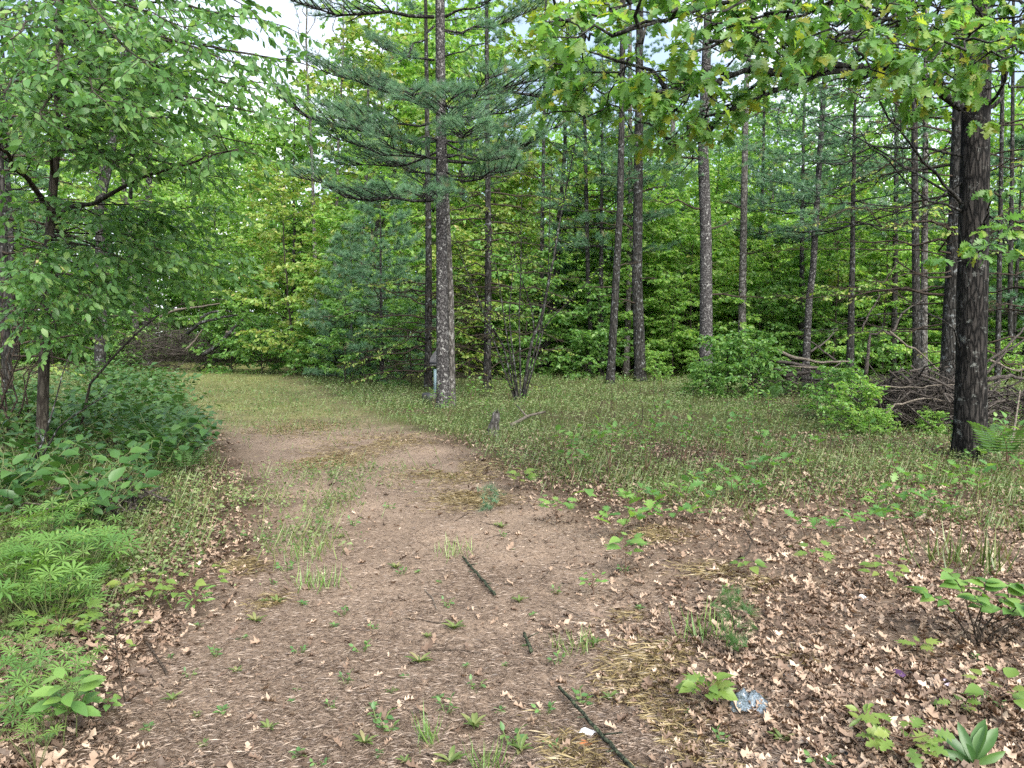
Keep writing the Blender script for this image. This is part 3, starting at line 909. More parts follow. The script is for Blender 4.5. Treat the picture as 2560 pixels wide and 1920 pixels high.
make_proto('hard_a', 'hardwood_tree', 'tall leafy hardwood tree with lime green crown in the far woods', 'tree', *deciduous(19, 0.20, 0.36, 3.8, 44, 13, 11, 0.25, T_CHEAPW, 1.1, 0.4, 0.6, 0.5), 'bark_grey', 'leaf_lime', 'tall hardwood trees in the far woods')
make_proto('hard_b', 'hardwood_tree', 'tall leafy hardwood tree with lime green crown in the far woods', 'tree', *deciduous(16, 0.16, 0.32, 3.3, 42, 12, 11, 0.23, T_CHEAPW, 1.0, 0.45, 0.6, 0.5), 'bark_dark', 'leaf_lime', 'tall hardwood trees in the far woods')
make_proto('sap_a', 'sapling_tree', 'thin understory sapling with layered lime green leaves in the woods', 'sapling', *deciduous(6.0, 0.045, 0.06, 1.9, 32, 13, 9, 0.17, T_CHEAP, 0.55, 0.25, 0.5, 0.9, 6), 'bark_elm', 'leaf_lime', 'lime green saplings in the woods')
make_proto('sap_b', 'sapling_tree', 'thin understory sapling with layered lime green leaves in the woods', 'sapling', *deciduous(4.2, 0.035, 0.06, 1.6, 28, 12, 9, 0.16, T_CHEAP, 0.5, 0.35, 0.5, 0.85, 6), 'bark_elm', 'leaf_mid', 'lime green saplings in the woods')
make_proto('sap_c', 'sapling_tree', 'thin understory sapling with layered lime green leaves in the woods', 'sapling', *deciduous(8.5, 0.06, 0.08, 2.2, 40, 13, 9, 0.18, T_CHEAP, 0.6, 0.3, 0.5, 0.9, 6), 'bark_elm', 'leaf_lime', 'lime green saplings in the woods')
make_proto('bush', 'shrub', 'low dense green shrub growing at the edge of the woods', 'shrub', *deciduous(1.5, 0.02, 0.03, 1.0, 26, 10, 8, 0.12, T_CHEAP, 0.4, 0.5, 0.4, 0.6, 5), 'bark_elm', 'leaf_mid', 'green shrubs at the edge of the woods')
make_proto('pine_a', 'pine_tree', 'tall dark pine tree with blue green needles in the far woods', 'pine tree', *pine(21, 0.22, 0.30, 3.4, 17, 5, 20, TUFT_FAR, 0.22), 'bark_dark', 'needle', 'tall pines in the far woods')
make_proto('pine_b', 'pine_tree', 'pine with bare lower trunk and blue green crown', 'pine tree', *pine(14, 0.14, 0.40, 2.7, 12, 5, 24, TUFT_FAR, 0.20, 1.0), 'bark_dark', 'needle', 'pines')
make_proto('pine_y', 'young_pine', 'young pine with soft blue green needles down to the ground', 'pine tree', *pine(6.5, 0.09, 0.05, 2.1, 13, 5, 26, TUFT_FAR, 0.19, 0.8), 'bark_dark', 'needle', 'young pines among the trees')

ZONES = [(60, 'beyond the slender tree at the left edge'), (160, 'behind the left brush pile'), (290, 'at the far end of the grassy lane'), (420, 'behind the blue green young pines'), (520, 'behind the big middle pine'), (600, 'behind the many stemmed shrub'),
         (700, 'behind the stout pine trunks'), (780, 'behind the straight grey trunk'), (880, 'behind the right brush pile'), (980, 'behind the oak side hemlock'), (9999, 'beyond the oak at the right edge')]
def zone(px):
    return next(z for lim, z in ZONES if px < lim)
def zlab(kind, grp, px):
    z = zone(px)
    return kind + ' ' + z, grp + ' ' + z
W_LIME = {'crown': M['leaf_yellow']}
W_MID = {'crown': M['leaf_mid']}
# ------------------------------------------------------------------ far woods
def H_ok(px, D, H):
    # nothing tall stands in the gap of sky left of the middle
    if 258 < px < 332 and H > 1.6 + D * math.tan(R(17)): return False
    return True

tall = []
for D0, npx in ((40, 9), (50, 10), (66, 16)):
    for k in range(npx):
        px = -160 + 1340 * (k + rng.random() * 0.8) / npx
        D = D0 + rng.normal() * 3
        tall.append((px, D))
for px, D in tall:
    key = 'pine_a' if rng.random() < 0.2 else ('hard_a' if rng.random() < 0.5 else 'hard_b')
    H = {'pine_a': 21, 'hard_a': 19, 'hard_b': 16}[key]
    sc = 0.8 + 0.4 * rng.random()
    if 250 < px < 338:
        key, H = 'hard_b', 16
        sc = min(sc, (1.6 + D * math.tan(R(16.5))) / 16)
    if 140 < px < 300 and D < 46: continue
    if 500 < px < 990 and D < 58: continue
    if px > 970 and 42 < D < 56: continue
    lab, grp = zlab({'pine_a': 'tall dark pine', 'hard_a': 'tall grey trunked leafy tree', 'hard_b': 'tall dark trunked leafy tree'}[key], 'pines' if key == 'pine_a' else 'tall leafy trees', px)
    spawn(key, gat(px, D) - (0, 0, 0.1), None, sc, lab, grp)

for k in range(300):
    px = -120 + 1260 * (k * 0.618034 % 1.0)
    D = 30 + 34 * ((k * 0.7548777) % 1.0) ** 1.2
    if k >= 190: px = 470 + 540 * (k * 0.618034 % 1.0); D = 33 + 28 * ((k * 0.7548777) % 1.0)
    if D < 46 and 150 < px < 300: continue
    if D < 36 and px < 330: continue
    key = ('sap_a', 'sap_b', 'sap_c')[k % 3]
    mats = None
    rr = rng.random()
    if rr < 0.07: mats = W_LIME
    elif rr < 0.20: mats = W_MID
    nm = {'sap_a': 'thin layered sapling', 'sap_b': 'short bushy sapling', 'sap_c': 'tall slim sapling'}[key]
    cl = 'with yellow leaves' if mats is W_LIME else ('with mid green leaves' if mats is W_MID or key == 'sap_b' else 'with lime green leaves')
    lab, grp = zlab(nm + ' ' + cl, 'saplings', px)
    spawn(key, gat(px, D) - (0, 0, 0.05), None, 0.75 + 0.5 * rng.random(), lab, grp, mats)
for k in range(70):
    px = -100 + 1220 * (k * 0.618034 % 1.0)
    D = 27 + 22 * ((k * 0.7548777 + .3) % 1.0)
    if D < 47 and 155 < px < 285: continue
    if D < 30 and px < 500: continue
    lab, grp = zlab('low green shrub in the undergrowth', 'low shrubs', px)
    spawn('bush', gat(px, D) - (0, 0, 0.05), None, 0.6 + 0.6 * rng.random(), lab, grp, {'crown': M['leaf_lime']} if rng.random() < 0.4 else None)
# the wood beyond, which reads as one mass of leaves
n = 230000
a = (rng.random(n) * 2 - 1) * R(52); d = 66 + 34 * rng.random(n) ** 1.3
x, y = d * np.sin(a), d * np.cos(a)
top = 9 + 9 * vnoise(x * 0.11, y * 0.11, 71) + 4 * vnoise(x * 0.4, y * 0.4, 72)
gap = sstep(0.03, 0.075, np.abs(np.tan(a) + 0.262))
top = 1.25 * top * (0.75 + 0.25 * gap)
z = gz(x, y) + top * rng.random(n) ** 0.85
keep = vnoise(x * 0.35 + 7, z * 0.5 + y * 0.2, 73) > 0.22
x, y, z = x[keep], y[keep], z[keep]; n = len(x)
V, F, r = place(T_CHEAPW, np.stack([x, y, z], 1), nrm(rng.normal(size=(n, 3)) + (0, 0, -.3)), nrm(rng.normal(size=(n, 3)) + (0, -.5, .6)), 0.26 + 0.22 * rng.random(n))
r = np.clip(np.repeat(vnoise(x * 0.15, z * 0.2 + y * .1, 74), 4) * 0.9 + 0.1 * r, 0, 0.999)
tag(part('far_woods', mesh_np('far_woods', V, F, M['leaf_lime'], {'rnd': r})), 'lime green mass of distant leaves closing the view behind the trees', 'woods', kind='stuff')
for k in range(26):
    px = 500 + 480 * (k * 0.618034 % 1.0); D = 30.5 + 6.5 * ((k * 0.7548777) % 1.0)
    key = ('sap_b', 'bush', 'sap_a')[k % 3]
    lab, grp = zlab({'sap_b': 'short bushy lime green sapling in front', 'bush': 'bright low shrub', 'sap_a': 'thin bright lime green sapling in front'}[key], 'bright young growth', px)
    spawn(key, gat(px, D) - (0, 0, 0.05), None, (0.55, 0.9, 0.6)[k % 3] * (0.8 + 0.5 * rng.random()), lab, grp, {'crown': M['leaf_lime']})
# behind the lane
for px, D, key, sc in ((165, 47, 'sap_b', 1.2), (185, 50, 'sap_c', 1.0), (205, 48, 'sap_a', 1.2), (228, 47, 'sap_b', 1.3), (250, 46, 'sap_c', .9), (270, 47, 'sap_a', 1.1), (215, 55, 'hard_b', .8), (245, 57, 'hard_a', .6), (180, 56, 'hard_b', .9)):
    lab, grp = zlab('leafy tree closing the view', 'trees', px)
    spawn(key, gat(px, D) - (0, 0, 0.05), None, sc, lab, grp)

# ------------------------------------------------------------------ the big pine in the middle
def poly(pts):
    return np.array([at(*p) for p in pts])

def resample(P, n):
    d = np.concatenate([[0], np.cumsum(np.linalg.norm(np.diff(P, axis=0), axis=1))])
    t = np.linspace(0, d[-1], n)
    return np.stack([np.interp(t, d, P[:, k]) for k in range(3)], 1)

def rough_trunk(pts, r0, r1, k=20, step=0.12, flare=0.45, ridge=0.05, nr=9):
    """trunk with bark ridges, slight lumps and a flared foot"""
    ln = np.sum(np.linalg.norm(np.diff(pts, axis=0), axis=1))
    n = int(ln / step)
    P = resample(pts, n)
    t = np.linspace(0, 1, n)
    rad = r0 + (r1 - r0) * t + r0 * flare * np.exp(-t * ln / 0.28)
    g = Geo()
    g.tube(P, rad, k, 0.5)
    V = g.V[0].reshape(n, k, 3)
    c = P[:, None]
    th = np.arange(k) * 2 * math.pi / k
    ph = vnoise(np.linspace(0, ln * 1.4, n), np.zeros(n), 77)[:, None] * 4
    f = 1 + ridge * np.sin(nr * th[None] + ph) + ridge * 0.8 * (vnoise(np.repeat(np.linspace(0, ln * 5, n)[:, None], k, 1), np.repeat(th[None] * 3, n, 0), 78) - 0.5)
    f += 0.22 * np.exp(-t * ln / 0.25)[:, None] * np.sin(5 * th[None] + 1)
    g.V[0] = (c + (V - c) * f[..., None]).reshape(-1, 3)
    return g

def local(g, o):
    g.V = [v - np.asarray(o) for v in g.V]
    return g

D1 = 17.5
b0 = gat(442.8, D1) - (0, 0, 0.15)
tp = np.array([b0, at(442, 300, D1), at(441, 150, D1), at(440, 0, D1), at(436, -200, D1 - 0.2), at(434, -420, D1 - .2)])
pine1 = thing('pine_tree', 'big grey barked pine standing alone in the middle beyond the path bend', 'pine tree', b0)
part('trunk', local(rough_trunk(tp, 0.140, 0.065, 22, 0.12, 0.40, 0.035, 8), b0).mesh('trunk', M['bark_pine']), pine1)
sites = Sites()
BR = [  # start px, tip px with its distance
    ((434, 17), (290, 0, 16.8), 0.045), ((434, 26), (398, 62, 16.5), 0.03), ((445, 17), (500, -6, 17), 0.035), ((445, 31), (490, 27, 16.6), 0.02),
    ((445, 56), (500, 36, 17.5), 0.02), ((446, 90), (590, 79, 17.2), 0.045), ((440, 140), (284, 100, 16.6), 0.045), ((440, 158), (384, 140, 15.8), 0.03),
    ((447, 161), (560, 125, 17.0), 0.042), ((447, 143), (500, 158, 15.7), 0.03), ((437, 200), (300, 178, 16.9), 0.040), ((438, 203), (395, 226, 16.6), 0.014),
    ((441, 120), (330, 112, 18.4), 0.03), ((446, 120), (540, 100, 18.4), 0.03), ((441, 150), (340, 165, 18.2), 0.03), ((447, 155), (530, 150, 18.6), 0.03),
    ((440, 185), (420, 196, 15.2), 0.03), ((446, 130), (470, 130, 15.0), 0.03), ((441, 100), (410, 95, 15.2), 0.03), ((441, 95), (350, 78, 17.2), 0.03),
    ((440, 190), (350, 196, 18.6), 0.025), ((446, 172), (500, 172, 19.2), 0.025), ((434, 60), (372, 40, 18.5), 0.03), ((437, -40), (300, -70, 17), 0.04), ((437, -40), (590, -60, 17), 0.04),
    ((437, -90), (420, -120, 14.5), 0.04), ((436, -140), (330, -170, 17), 0.035), ((436, -140), (540, -170, 17), 0.035), ((436, -200), (440, -240, 15), 0.03), ((436, -240), (360, -270, 17), 0.03), ((436, -240), (500, -270, 17), 0.03)]
for k in range(15):
    sy_ = (88, 104, 122, 140, 158, 176, 196, -10, 30)[k % 9]; a_ = k * 2.399
    BR.append(((443, sy_), (443 + 125 * math.cos(a_) * (0.7 + 0.5 * rng.random()), sy_ - 8 - 26 * rng.random(), D1 + 2.6 * math.sin(a_)), 0.03))
for (sx, sy), (tx, ty, td), r in BR:
    g = Geo()
    p, e = at(sx, sy, D1), at(tx, ty, td)
    dead = (sy in (17, 26, 31, 56, 203) and r < 0.04)
    if dead:
        bare_branch(p, e, g, r, 7, 0.35, -0.03, 5, 2)
        if sy < 60:
            pine_branch(p + (e - p) * 0.6, e, g, sites, 14, r * 0.5, 0.3, 0.3)
    else:
        pine_branch(p, e, g, sites, 62, r, 0.45, 0.30)
    part('branch', local(g, b0).mesh('branch', M['bark_dark']), pine1)
P_, D_, N_ = sites.arr()
V, F, r = place(TUFT_NEAR, P_ - b0, D_, N_, 0.17 * (0.75 + 0.5 * rng.random(len(P_))))
part('needles', mesh_np('needles', V, F, M['needle'], {'rnd': r}), pine1, kind='stuff')

# the slim trunk right behind it
b = gat(452, 17.85) - (0, 0, .1)
t2 = thing('slim_pine', 'slim grey trunk close behind the big middle pine, on its right side', 'tree', b)
tp = np.array([b, at(450.6, 300, 17.85), at(447.5, 228, 17.85), at(443, 120, 18.0), at(440, -60, 18.2)])
part('trunk', local(rough_trunk(tp, 0.088, 0.045, 14, 0.15, 0.25, 0.03, 7), b).mesh('trunk', M['bark_grey']), t2)
s2 = Sites()
for i in range(9):
    g = Geo(); q = at(442, 20 - 10 * i, 18.4); a = i * 2.4
    pine_branch(q, q + np.array([math.cos(a), math.sin(a), 0.3]) * 1.2, g, s2, 22, 0.014)
    part('branch', local(g, b).mesh('branch', M['bark_dark']), t2)
P_, D_, N_ = s2.arr()
V, F, r = place(TUFT_FAR, P_ - b, D_, N_, 0.15)
part('needles', mesh_np('needles', V, F, M['needle'], {'rnd': r}), t2, kind='stuff')

# ------------------------------------------------------------------ leaf objects
def leaf_parts(parent, origin, P, D, N, S, tms, meshes, mat, nmax, foliage='foliage', inframe=True):
    """the leaves that show largest become parts of their own, the others one mesh"""
    n = len(P)
    rel = P.copy()
    c, s = math.cos(PITCH), math.sin(PITCH)
    dep = rel[:, 1] * c - (rel[:, 2] - CAM_H) * s
    px = 512 + FPX * rel[:, 0] / dep
    py = 384 - FPX * (rel[:, 1] * s + (rel[:, 2] - CAM_H) * c) / dep
    vis = (px > 0) & (px < 1024) & (py > 0) & (py < 768)
    key = S / dep * np.where(vis, 1, 0.01)
    order = np.argsort(-key)
    var = rng.integers(0, len(tms), n)
    for i in order[:nmax]:
        o = part('leaf', meshes[var[i]], parent)
        orient(o, P[i] - origin, D[i], N[i], S[i])
    rest = order[nmax:]
    if len(rest):
        g = Geo()
        for k, tm in enumerate(tms):
            q = rest[var[rest] == k]
            if len(q):
                g.add(*place(tm, P[q] - origin, D[q], N[q], S[q]))
        part(foliage, g.mesh(foliage, mat, False), parent, kind='stuff')

def leaf_meshes(tms, mat):
    return [mesh_np('leaf', tm[0], tm[1], mat, {'rnd': np.zeros(len(tm[0]))}) for tm in tms]

TV_ELM = [T_OV, T_OV2]
ME_ELM = leaf_meshes(TV_ELM, M['leaf_elm'])
ME_OAK = leaf_meshes(T_OAK, M['leaf_oak'])

# ------------------------------------------------------------------ the slender tree on the left with the big overhanging crown
DL = 8.6
bl = gat(42, DL) - (0, 0, 0.05)
left = thing('slender_tree', 'slender grey trunked tree on the left, its leafy boughs hanging over the path edge', 'tree', bl)
tp = np.array([bl, at(43, 400, DL), at(46, 300, DL), at(50, 231, DL), at(55, 167, DL), at(59, 80, DL), at(62, -40, DL), at(66, -200, DL + .2)])
part('trunk', local(rough_trunk(tp, 0.062, 0.022, 14, 0.08, 0.3, 0.04, 5), bl).mesh('trunk', M['bark_elm']), left)
ls = Sites()
def left_limb(pts, r, ntw, twl, nlf, t0=0.25, droop=0.12):
    g = Geo()
    P = resample(poly(pts), 9) + rng.normal(size=(9, 3)) * 0.02
    g.tube(P, np.linspace(r, r * 0.25, 9), 6, 0.5, cap=False)
    spray(P, g, ls, t0, int(ntw * 1.4), twl, int(nlf * 1.4), droop, r * 0.8, 0.55, 3, 0.75)
    part('branch', local(g, bl).mesh('branch', M['bark_elm']), left)
left_limb([(50, 215, 8.6), (37, 192, 8.4), (14, 162, 8.0), (-30, 120, 7.4)], 0.035, 12, 0.7, 9, 0.4)
left_limb([(51, 222, 8.6), (60, 212, 8.5), (97, 201, 8.3), (139, 180, 8.0), (185, 158, 7.6), (240, 150, 7.2)], 0.028, 16, 0.75, 9, 0.5)
left_limb([(54, 178, 8.6), (52, 160, 8.5), (60, 140, 8), (75, 110, 7.2), (100, 85, 6.4)], 0.02, 14, 0.7, 9)
for tx, ty, td, sy in ((305, 62, 7.4, 40), (292, 28, 7.8, 0), (250, 6, 7.2, -30), (296, 122, 7.6, 90), (268, 92, 6.8, 60), (262, 148, 8.2, 110), (228, 60, 6.4, 20), (232, 180, 8.3, 150),
                       (205, 105, 6.3, 60), (190, 30, 6.2, -10), (150, 64, 5.9, 20), (150, 120, 6.2, 80), (165, 150, 6.6, 120), (110, 24, 6.0, -20), (100, 100, 5.8, 60), (60, 70, 5.8, 20),
                       (40, 120, 6.0, 90), (15, 40, 5.8, 0), (0, 95, 6.2, 60), (-25, 40, 6.8, 0), (60, 14, 6.2, -40), (225, 20, 8.8, -20), (180, 90, 8.6, 60), (100, 60, 8.8, 30), (280, 60, 9.4, 30), (130, 130, 8.8, 110),
                       (215, 130, 9.2, 100), (240, 100, 9.4, 70), (30, 60, 8.6, 20), (-40, 110, 7.5, 80), (150, -20, 7.2, -60), (230, -30, 7.4, -70), (40, -40, 7, -80), (175, 125, 7.4, 90), (290, 90, 8.4, 70), (120, 165, 7.0, 150), (70, 150, 6.6, 130)):
    k = 0.5
    mid = (57 + (tx - 57) * 0.5, (sy + ty) / 2 - 10, (DL + td) / 2)
    left_limb([(57, sy, DL), mid, (tx, ty, td)], 0.018, 15, 0.62, 9, 0.25)
# lower boughs
for tx, ty, td, sy in ((236, 272, 8.8, 236), (268, 284, 9.4, 240), (165, 245, 8.2, 232), (205, 232, 9.2, 225), (130, 262, 7.8, 240), (110, 285, 7.9, 262), (180, 282, 8.6, 245), (40, 305, 7.4, 280), (92, 300, 7.6, 275), (15, 215, 7.6, 200), (20, 325, 7.3, 300), (75, 255, 8.0, 235), (140, 225, 9, 215), (120, 300, 8.6, 270), (160, 295, 9.4, 262), (215, 290, 9.8, 250), (245, 255, 9.8, 232), (60, 345, 7.6, 310), (100, 325, 8.2, 290), (30, 270, 7.2, 250), (5, 290, 7.0, 265), (190, 260, 7.8, 238), (110, 220, 7.6, 212), (165, 215, 8.8, 205), (240, 215, 9.4, 205)):
    mid = (48 + (tx - 48) * 0.5, (sy + ty) / 2 - 7, (DL + td) / 2)
    left_limb([(48, sy, DL), mid, (tx, ty, td)], 0.011, 13, 0.55, 7, 0.4, 0.16)
P_, D_, N_ = ls.arr()
leaf_parts(left, bl, P_, D_, N_, 0.092 * (0.6 + 0.6 * rng.random(len(P_))), TV_ELM, ME_ELM, M['leaf_elm'], 300)

# ------------------------------------------------------------------ the oak on the right
DO = 10.1
bo = gat(970, DO) - (0, 0, 0.12)
oak = thing('oak_tree', 'thick dark barked oak at the right edge with lichen on its trunk', 'oak tree', bo)
tp = np.array([bo, at(971, 380, DO), at(973, 250, DO), at(976, 110, DO), at(978, 0, DO), at(983, -180, DO), at(988, -400, DO)])
part('trunk', local(rough_trunk(tp, 0.19, 0.12, 28, 0.07, 0.28, 0.05, 13), bo).mesh('trunk', M['bark_oak']), oak)
os_ = Sites()
def cluster(sites, q, d, n, sp=0.9):
    for j in range(n):
        a = j * 2.4 + rng.random()
        v = nrm(nrm(d) * 0.7 + np.array([math.cos(a), math.sin(a), -0.35 - 0.5 * rng.random()]) * sp)
        sites.add(q, v, nrm(np.array([0, 0, 1.0]) + rng.normal(size=3) * 0.45 - np.array([0, 0.25, 0])))
def oak_limb(pts, r, ntw, twl, t0=0.3, nl=5, bare=0.0):
    g = Geo()
    P = resample(poly(pts), 12) + rng.normal(size=(12, 3)) * 0.025
    g.tube(P, np.linspace(r, r * 0.25, 12), 7, 0.5, cap=False, lump=0.03)
    for i in range(ntw):
        t = t0 + (1 - t0) * (i + rng.random() * 0.9) / ntw
        q, d = along(P, t)
        side = 1 if i % 2 else -1
        h = nrm(np.cross(d, [0, 0, 1.0])) * side
        dv = nrm(d * 0.8 + h * (0.5 + 0.5 * rng.random()) + np.array([0, 0, 0.35 * rng.normal() + 0.1]))
        l = twl * (0.4 + 0.8 * rng.random())
        tw = curve(q, q + dv * l, 0.05 * l, 5, 0.07)
        g.tube(tw, np.linspace(r * 0.35 + 0.003, 0.004, 5), 4, 0.5, cap=False)
        if rng.random() < bare: continue
        for k in range(3):
            q2, d2 = along(tw, 0.45 + 0.18 * k)
            dv2 = nrm(d2 + rng.normal(size=3) * 0.6)
            l2 = l * 0.35 * (0.5 + rng.random())
            t3 = curve(q2, q2 + dv2 * l2, 0.02, 3, 0.05)
            g.tube(t3, [0.004, 0.003, 0.002], 3, 0.5, cap=False)
            cluster(os_, t3[-1], dv2, nl)
        cluster(os_, tw[-1], dv, nl)
    part('branch', local(g, bo).mesh('branch', M['bark_dark']), oak)
oak_limb([(964, 111, 10.1), (943, 90, 9.6), (910, 72, 9.0), (848, 67, 8.0), (802, 72, 7.3), (760, 74, 6.8), (710, 80, 6.4), (653, 92, 6.1)], 0.06, 18, 0.7, 0.35, 4)
oak_limb([(860, 68, 8.2), (821, 74, 7.6), (775, 88, 7.2), (740, 106, 7.0), (699, 130, 6.8), (664, 148, 6.6)], 0.03, 11, 0.55, 0.45, 3)
oak_limb([(946, 92, 9.6), (932, 60, 9.2), (938, 25, 8.8), (948, -20, 8.4)], 0.03, 8, 0.6, 0.4, 4)
oak_limb([(985, 104, 10.1), (1002, 92, 9.7), (1005, 70, 9.3), (990, 30, 8.5)], 0.025, 8, 0.6, 0.4, 4)
for pts, r, n in (([(960, -60, 9.5), (840, -30, 7.5), (720, 5, 6.2), (612, 36, 5.6)], 0.04, 17), ([(960, -80, 9.5), (800, -50, 8), (650, 0, 7), (545, 24, 6.6)], 0.035, 16), ([(965, -30, 9.5), (860, -5, 7.5), (770, 24, 6.0), (700, 40, 5.4)], 0.03, 15),
                  ([(970, -40, 9.6), (900, 10, 7), (840, 40, 5.6)], 0.03, 11), ([(985, -20, 9.6), (985, 20, 7.6), (960, 48, 5.8)], 0.025, 10), ([(995, -40, 9.8), (1030, 10, 8), (1005, 60, 6.4)], 0.025, 10),
                  ([(960, -20, 9.8), (900, 20, 8), (880, 30, 6.2)], 0.025, 9), ([(965, -90, 9.8), (830, -40, 6.5), (760, -10, 5.2)], 0.03, 14), ([(1000, -60, 9.8), (1050, 40, 8), (1020, 100, 6.6)], 0.025, 9)):
    oak_limb(pts, r, int(n * 1.45), 0.65, 0.25, 6)
for pts, r, n in (([(700, 76, 6.5), (690, 95, 6.3), (660, 118, 6.1)], 0.012, 7), ([(650, 30, 6.4), (620, 70, 6.4), (598, 110, 6.6)], 0.012, 9), ([(600, 30, 6.2), (575, 55, 6.4), (552, 82, 6.8)], 0.012, 8), ([(800, 60, 7.2), (770, 40, 6.4), (742, 52, 6.0)], 0.014, 8),
                  ([(720, 90, 6.9), (705, 110, 6.7), (690, 128, 6.6)], 0.01, 6), ([(850, 50, 7.2), (880, 70, 6.8), (905, 92, 6.6)], 0.012, 7), ([(930, 30, 7.5), (925, 60, 7), (940, 85, 6.8)], 0.012, 7)):
    oak_limb(pts, r, n, 0.45, 0.2, 5)
oak_limb([(990, 215, 10.1), (1025, 235, 8.8), (1000, 245, 7.6), (955, 262, 7.0)], 0.014, 6, 0.35, 0.55, 4)
oak_limb([(984, 225, 10.0), (995, 190, 9.2), (1008, 178, 8.6)], 0.012, 3, 0.3, 0.6, 3)
for pts, r in (([(961, 206, 10.1), (936, 174, 9.6), (899, 137, 9.2), (876, 97, 9.0), (868, 70, 9)], 0.024), ([(963, 212, 10.1), (931, 201, 9.6), (910, 185, 9.3), (885, 162, 9.2), (860, 130, 9.4)], 0.020), ([(962, 205, 10.1), (925, 180, 10.4), (880, 150, 10.8), (820, 120, 11)], 0.02),
               ([(962, 350, 10.1), (950, 325, 9.8), (915, 312, 9.7), (880, 314, 9.8), (830, 330, 10)], 0.014), ([(985, 110, 10.1), (1003, 98, 10), (1006, 70, 10), (1000, 40, 10)], 0.03), ([(964, 155, 10.1), (935, 150, 10.3), (880, 146, 10.7), (835, 160, 11.2)], 0.02), ([(965, 180, 10.1), (930, 205, 10.2), (860, 225, 10.6), (800, 232, 11)], 0.016)):
    g = Geo()
    P = resample(poly(pts), 10) + rng.normal(size=(10, 3)) * 0.02
    g.tube(P, np.linspace(r, r * 0.3, 10), 6, 0.5, cap=False)
    for i in range(11):
        q, d = along(P, 0.2 + 0.8 * rng.random())
        v = nrm(d + rng.normal(size=3) * 0.7)
        bare_branch(q, q + v * (0.3 + 0.6 * rng.random()), g, r * 0.35, 5, 0.5, 0.03, 4, 1)
    part('dead_branch', local(g, bo).mesh('dead_branch', M['bark_dark']), oak)
P_, D_, N_ = os_.arr()
S_ = 0.130 * (0.6 + 0.6 * rng.random(len(P_)))
leaf_parts(oak, bo, P_, D_, N_, S_, T_OAK, ME_OAK, M['leaf_oak'], 300)

# ------------------------------------------------------------------ trunks one can tell apart among the trees
def wood_tree(name, label, pts, D, w, bark, crown=None, dead=5, deadlen=1.6, top=16, group=None, side=0):
    b = gat(pts[0][0], D) - (0, 0, 0.1)
    o = thing(name, label, 'tree', b, 0, group)
    P = [b] + [at(px, py, D) for px, py in pts[1:]]
    last, prev = P[-1], P[-2]
    d = nrm(last - prev)
    P.append(last + d * max(0.5, (top - last[2]) / max(d[2], .3)))
    P = np.array(P)
    r0 = w / 2 / FPX * D
    tr = rough_trunk(P, r0, r0 * 0.45, 14, 0.25, 0.3, 0.04, 6)
    part('trunk', local(tr, b).mesh('trunk', M[bark]), o)
    for i in range(dead):
        t = 0.15 + 0.55 * (i + rng.random()) / dead
        q, dd = along(resample(P, 20), t)
        a = rng.random() * 6.283
        if i % 2 == 0: a = 0.0 + rng.normal() * 0.5 if rng.random() < 0.5 else math.pi + rng.normal() * 0.5
        g = Geo()
        bare_branch(q, q + np.array([math.cos(a), math.sin(a), 0.1 * rng.normal() + 0.1]) * deadlen * (0.5 + 0.7 * rng.random()), g, r0 * 0.16 + 0.005, 7, 0.4, 0.03, 4, 2)
        part('dead_branch', local(g, b).mesh('dead_branch', M['twig']), o)
    if crown:
        key, sc, zoff = crown
        src = protos[key][1][-1]
        c = src.copy(); COL.objects.link(c); c.parent = o
        off = P[-1] - b
        c.location = (off[0] * 0.7, off[1] * 0.7, zoff); c.rotation_euler = (0, 0, rng.random() * 6.28); c.scale = (sc, sc, sc)
    return o
wood_tree('leaning_tree', 'dark trunk leaning right, first from the left in the group right of the middle shrub', [(610, 0), (615.5, 289), (620, 208), (622, 104), (623, 0)], 26, 8.5, 'bark_dark', None, 6)
wood_tree('pine_tree', 'stout brown pine trunk right beside a dark leaning trunk', [(640.5, 0), (637, 278), (639, 116), (640, 0)], 28, 12, 'bark_dark', ('pine_a', 0.5, 4.0), 7, 2.0)
wood_tree('slim_tree', 'slim brown trunk half hidden behind the left side of the stout pine', [(626, 0), (629, 280), (630, 200), (630, 60)], 32, 6.5, 'bark_grey', None, 3)
wood_tree('pale_tree', 'pale grey trunk in bright leaves between two dark pine trunks', [(667, 0), (671, 250), (673, 120)], 40, 8, 'bark_grey', None, 3)
wood_tree('pine_tree', 'thick flaky pine trunk just left of the leafy roadside shrub', [(706, 0), (706, 240), (703, 150), (707, 40), (709, 0)], 27, 14, 'bark_pine', ('pine_a', 0.5, 4.5), 8, 2.4)
wood_tree('straight_tree', 'straight grey trunk rising out of the leafy shrub right of the thick pine', [(741, 0), (744, 200), (746, 92), (752, 12), (753, 0)], 30, 8.5, 'bark_grey', None, 3)
wood_tree('crooked_tree', 'thin dark crooked trunk leaning right behind the straight grey trunk', [(749, 0), (753, 300), (757, 270), (762, 210), (764, 120)], 36, 4.5, 'bark_dark', None, 2)
wood_tree('mottled_tree', 'mottled dark trunk leaning right above the left end of the brush pile', [(805, 0), (809, 300), (813, 270), (817, 200), (822, 120)], 29, 7.5, 'bark_pine', None, 3)
wood_tree('slim_tree', 'slim dark trunk in the shade above the middle of the brush pile', [(893, 0), (895, 280), (896, 200), (897, 80)], 30, 6, 'bark_dark', None, 5)
wood_tree('slim_tree', 'dark trunk left of a furrowed grey one, behind the brush pile', [(917, 0), (916, 280), (915, 200), (914, 60)], 24, 8, 'bark_dark', None, 8, 1.8)
wood_tree('furrowed_tree', 'furrowed light grey trunk standing behind the brush pile near the oak', [(924, 0), (924, 300), (925, 200), (926, 60)], 26, 7, 'bark_grey', None, 4)
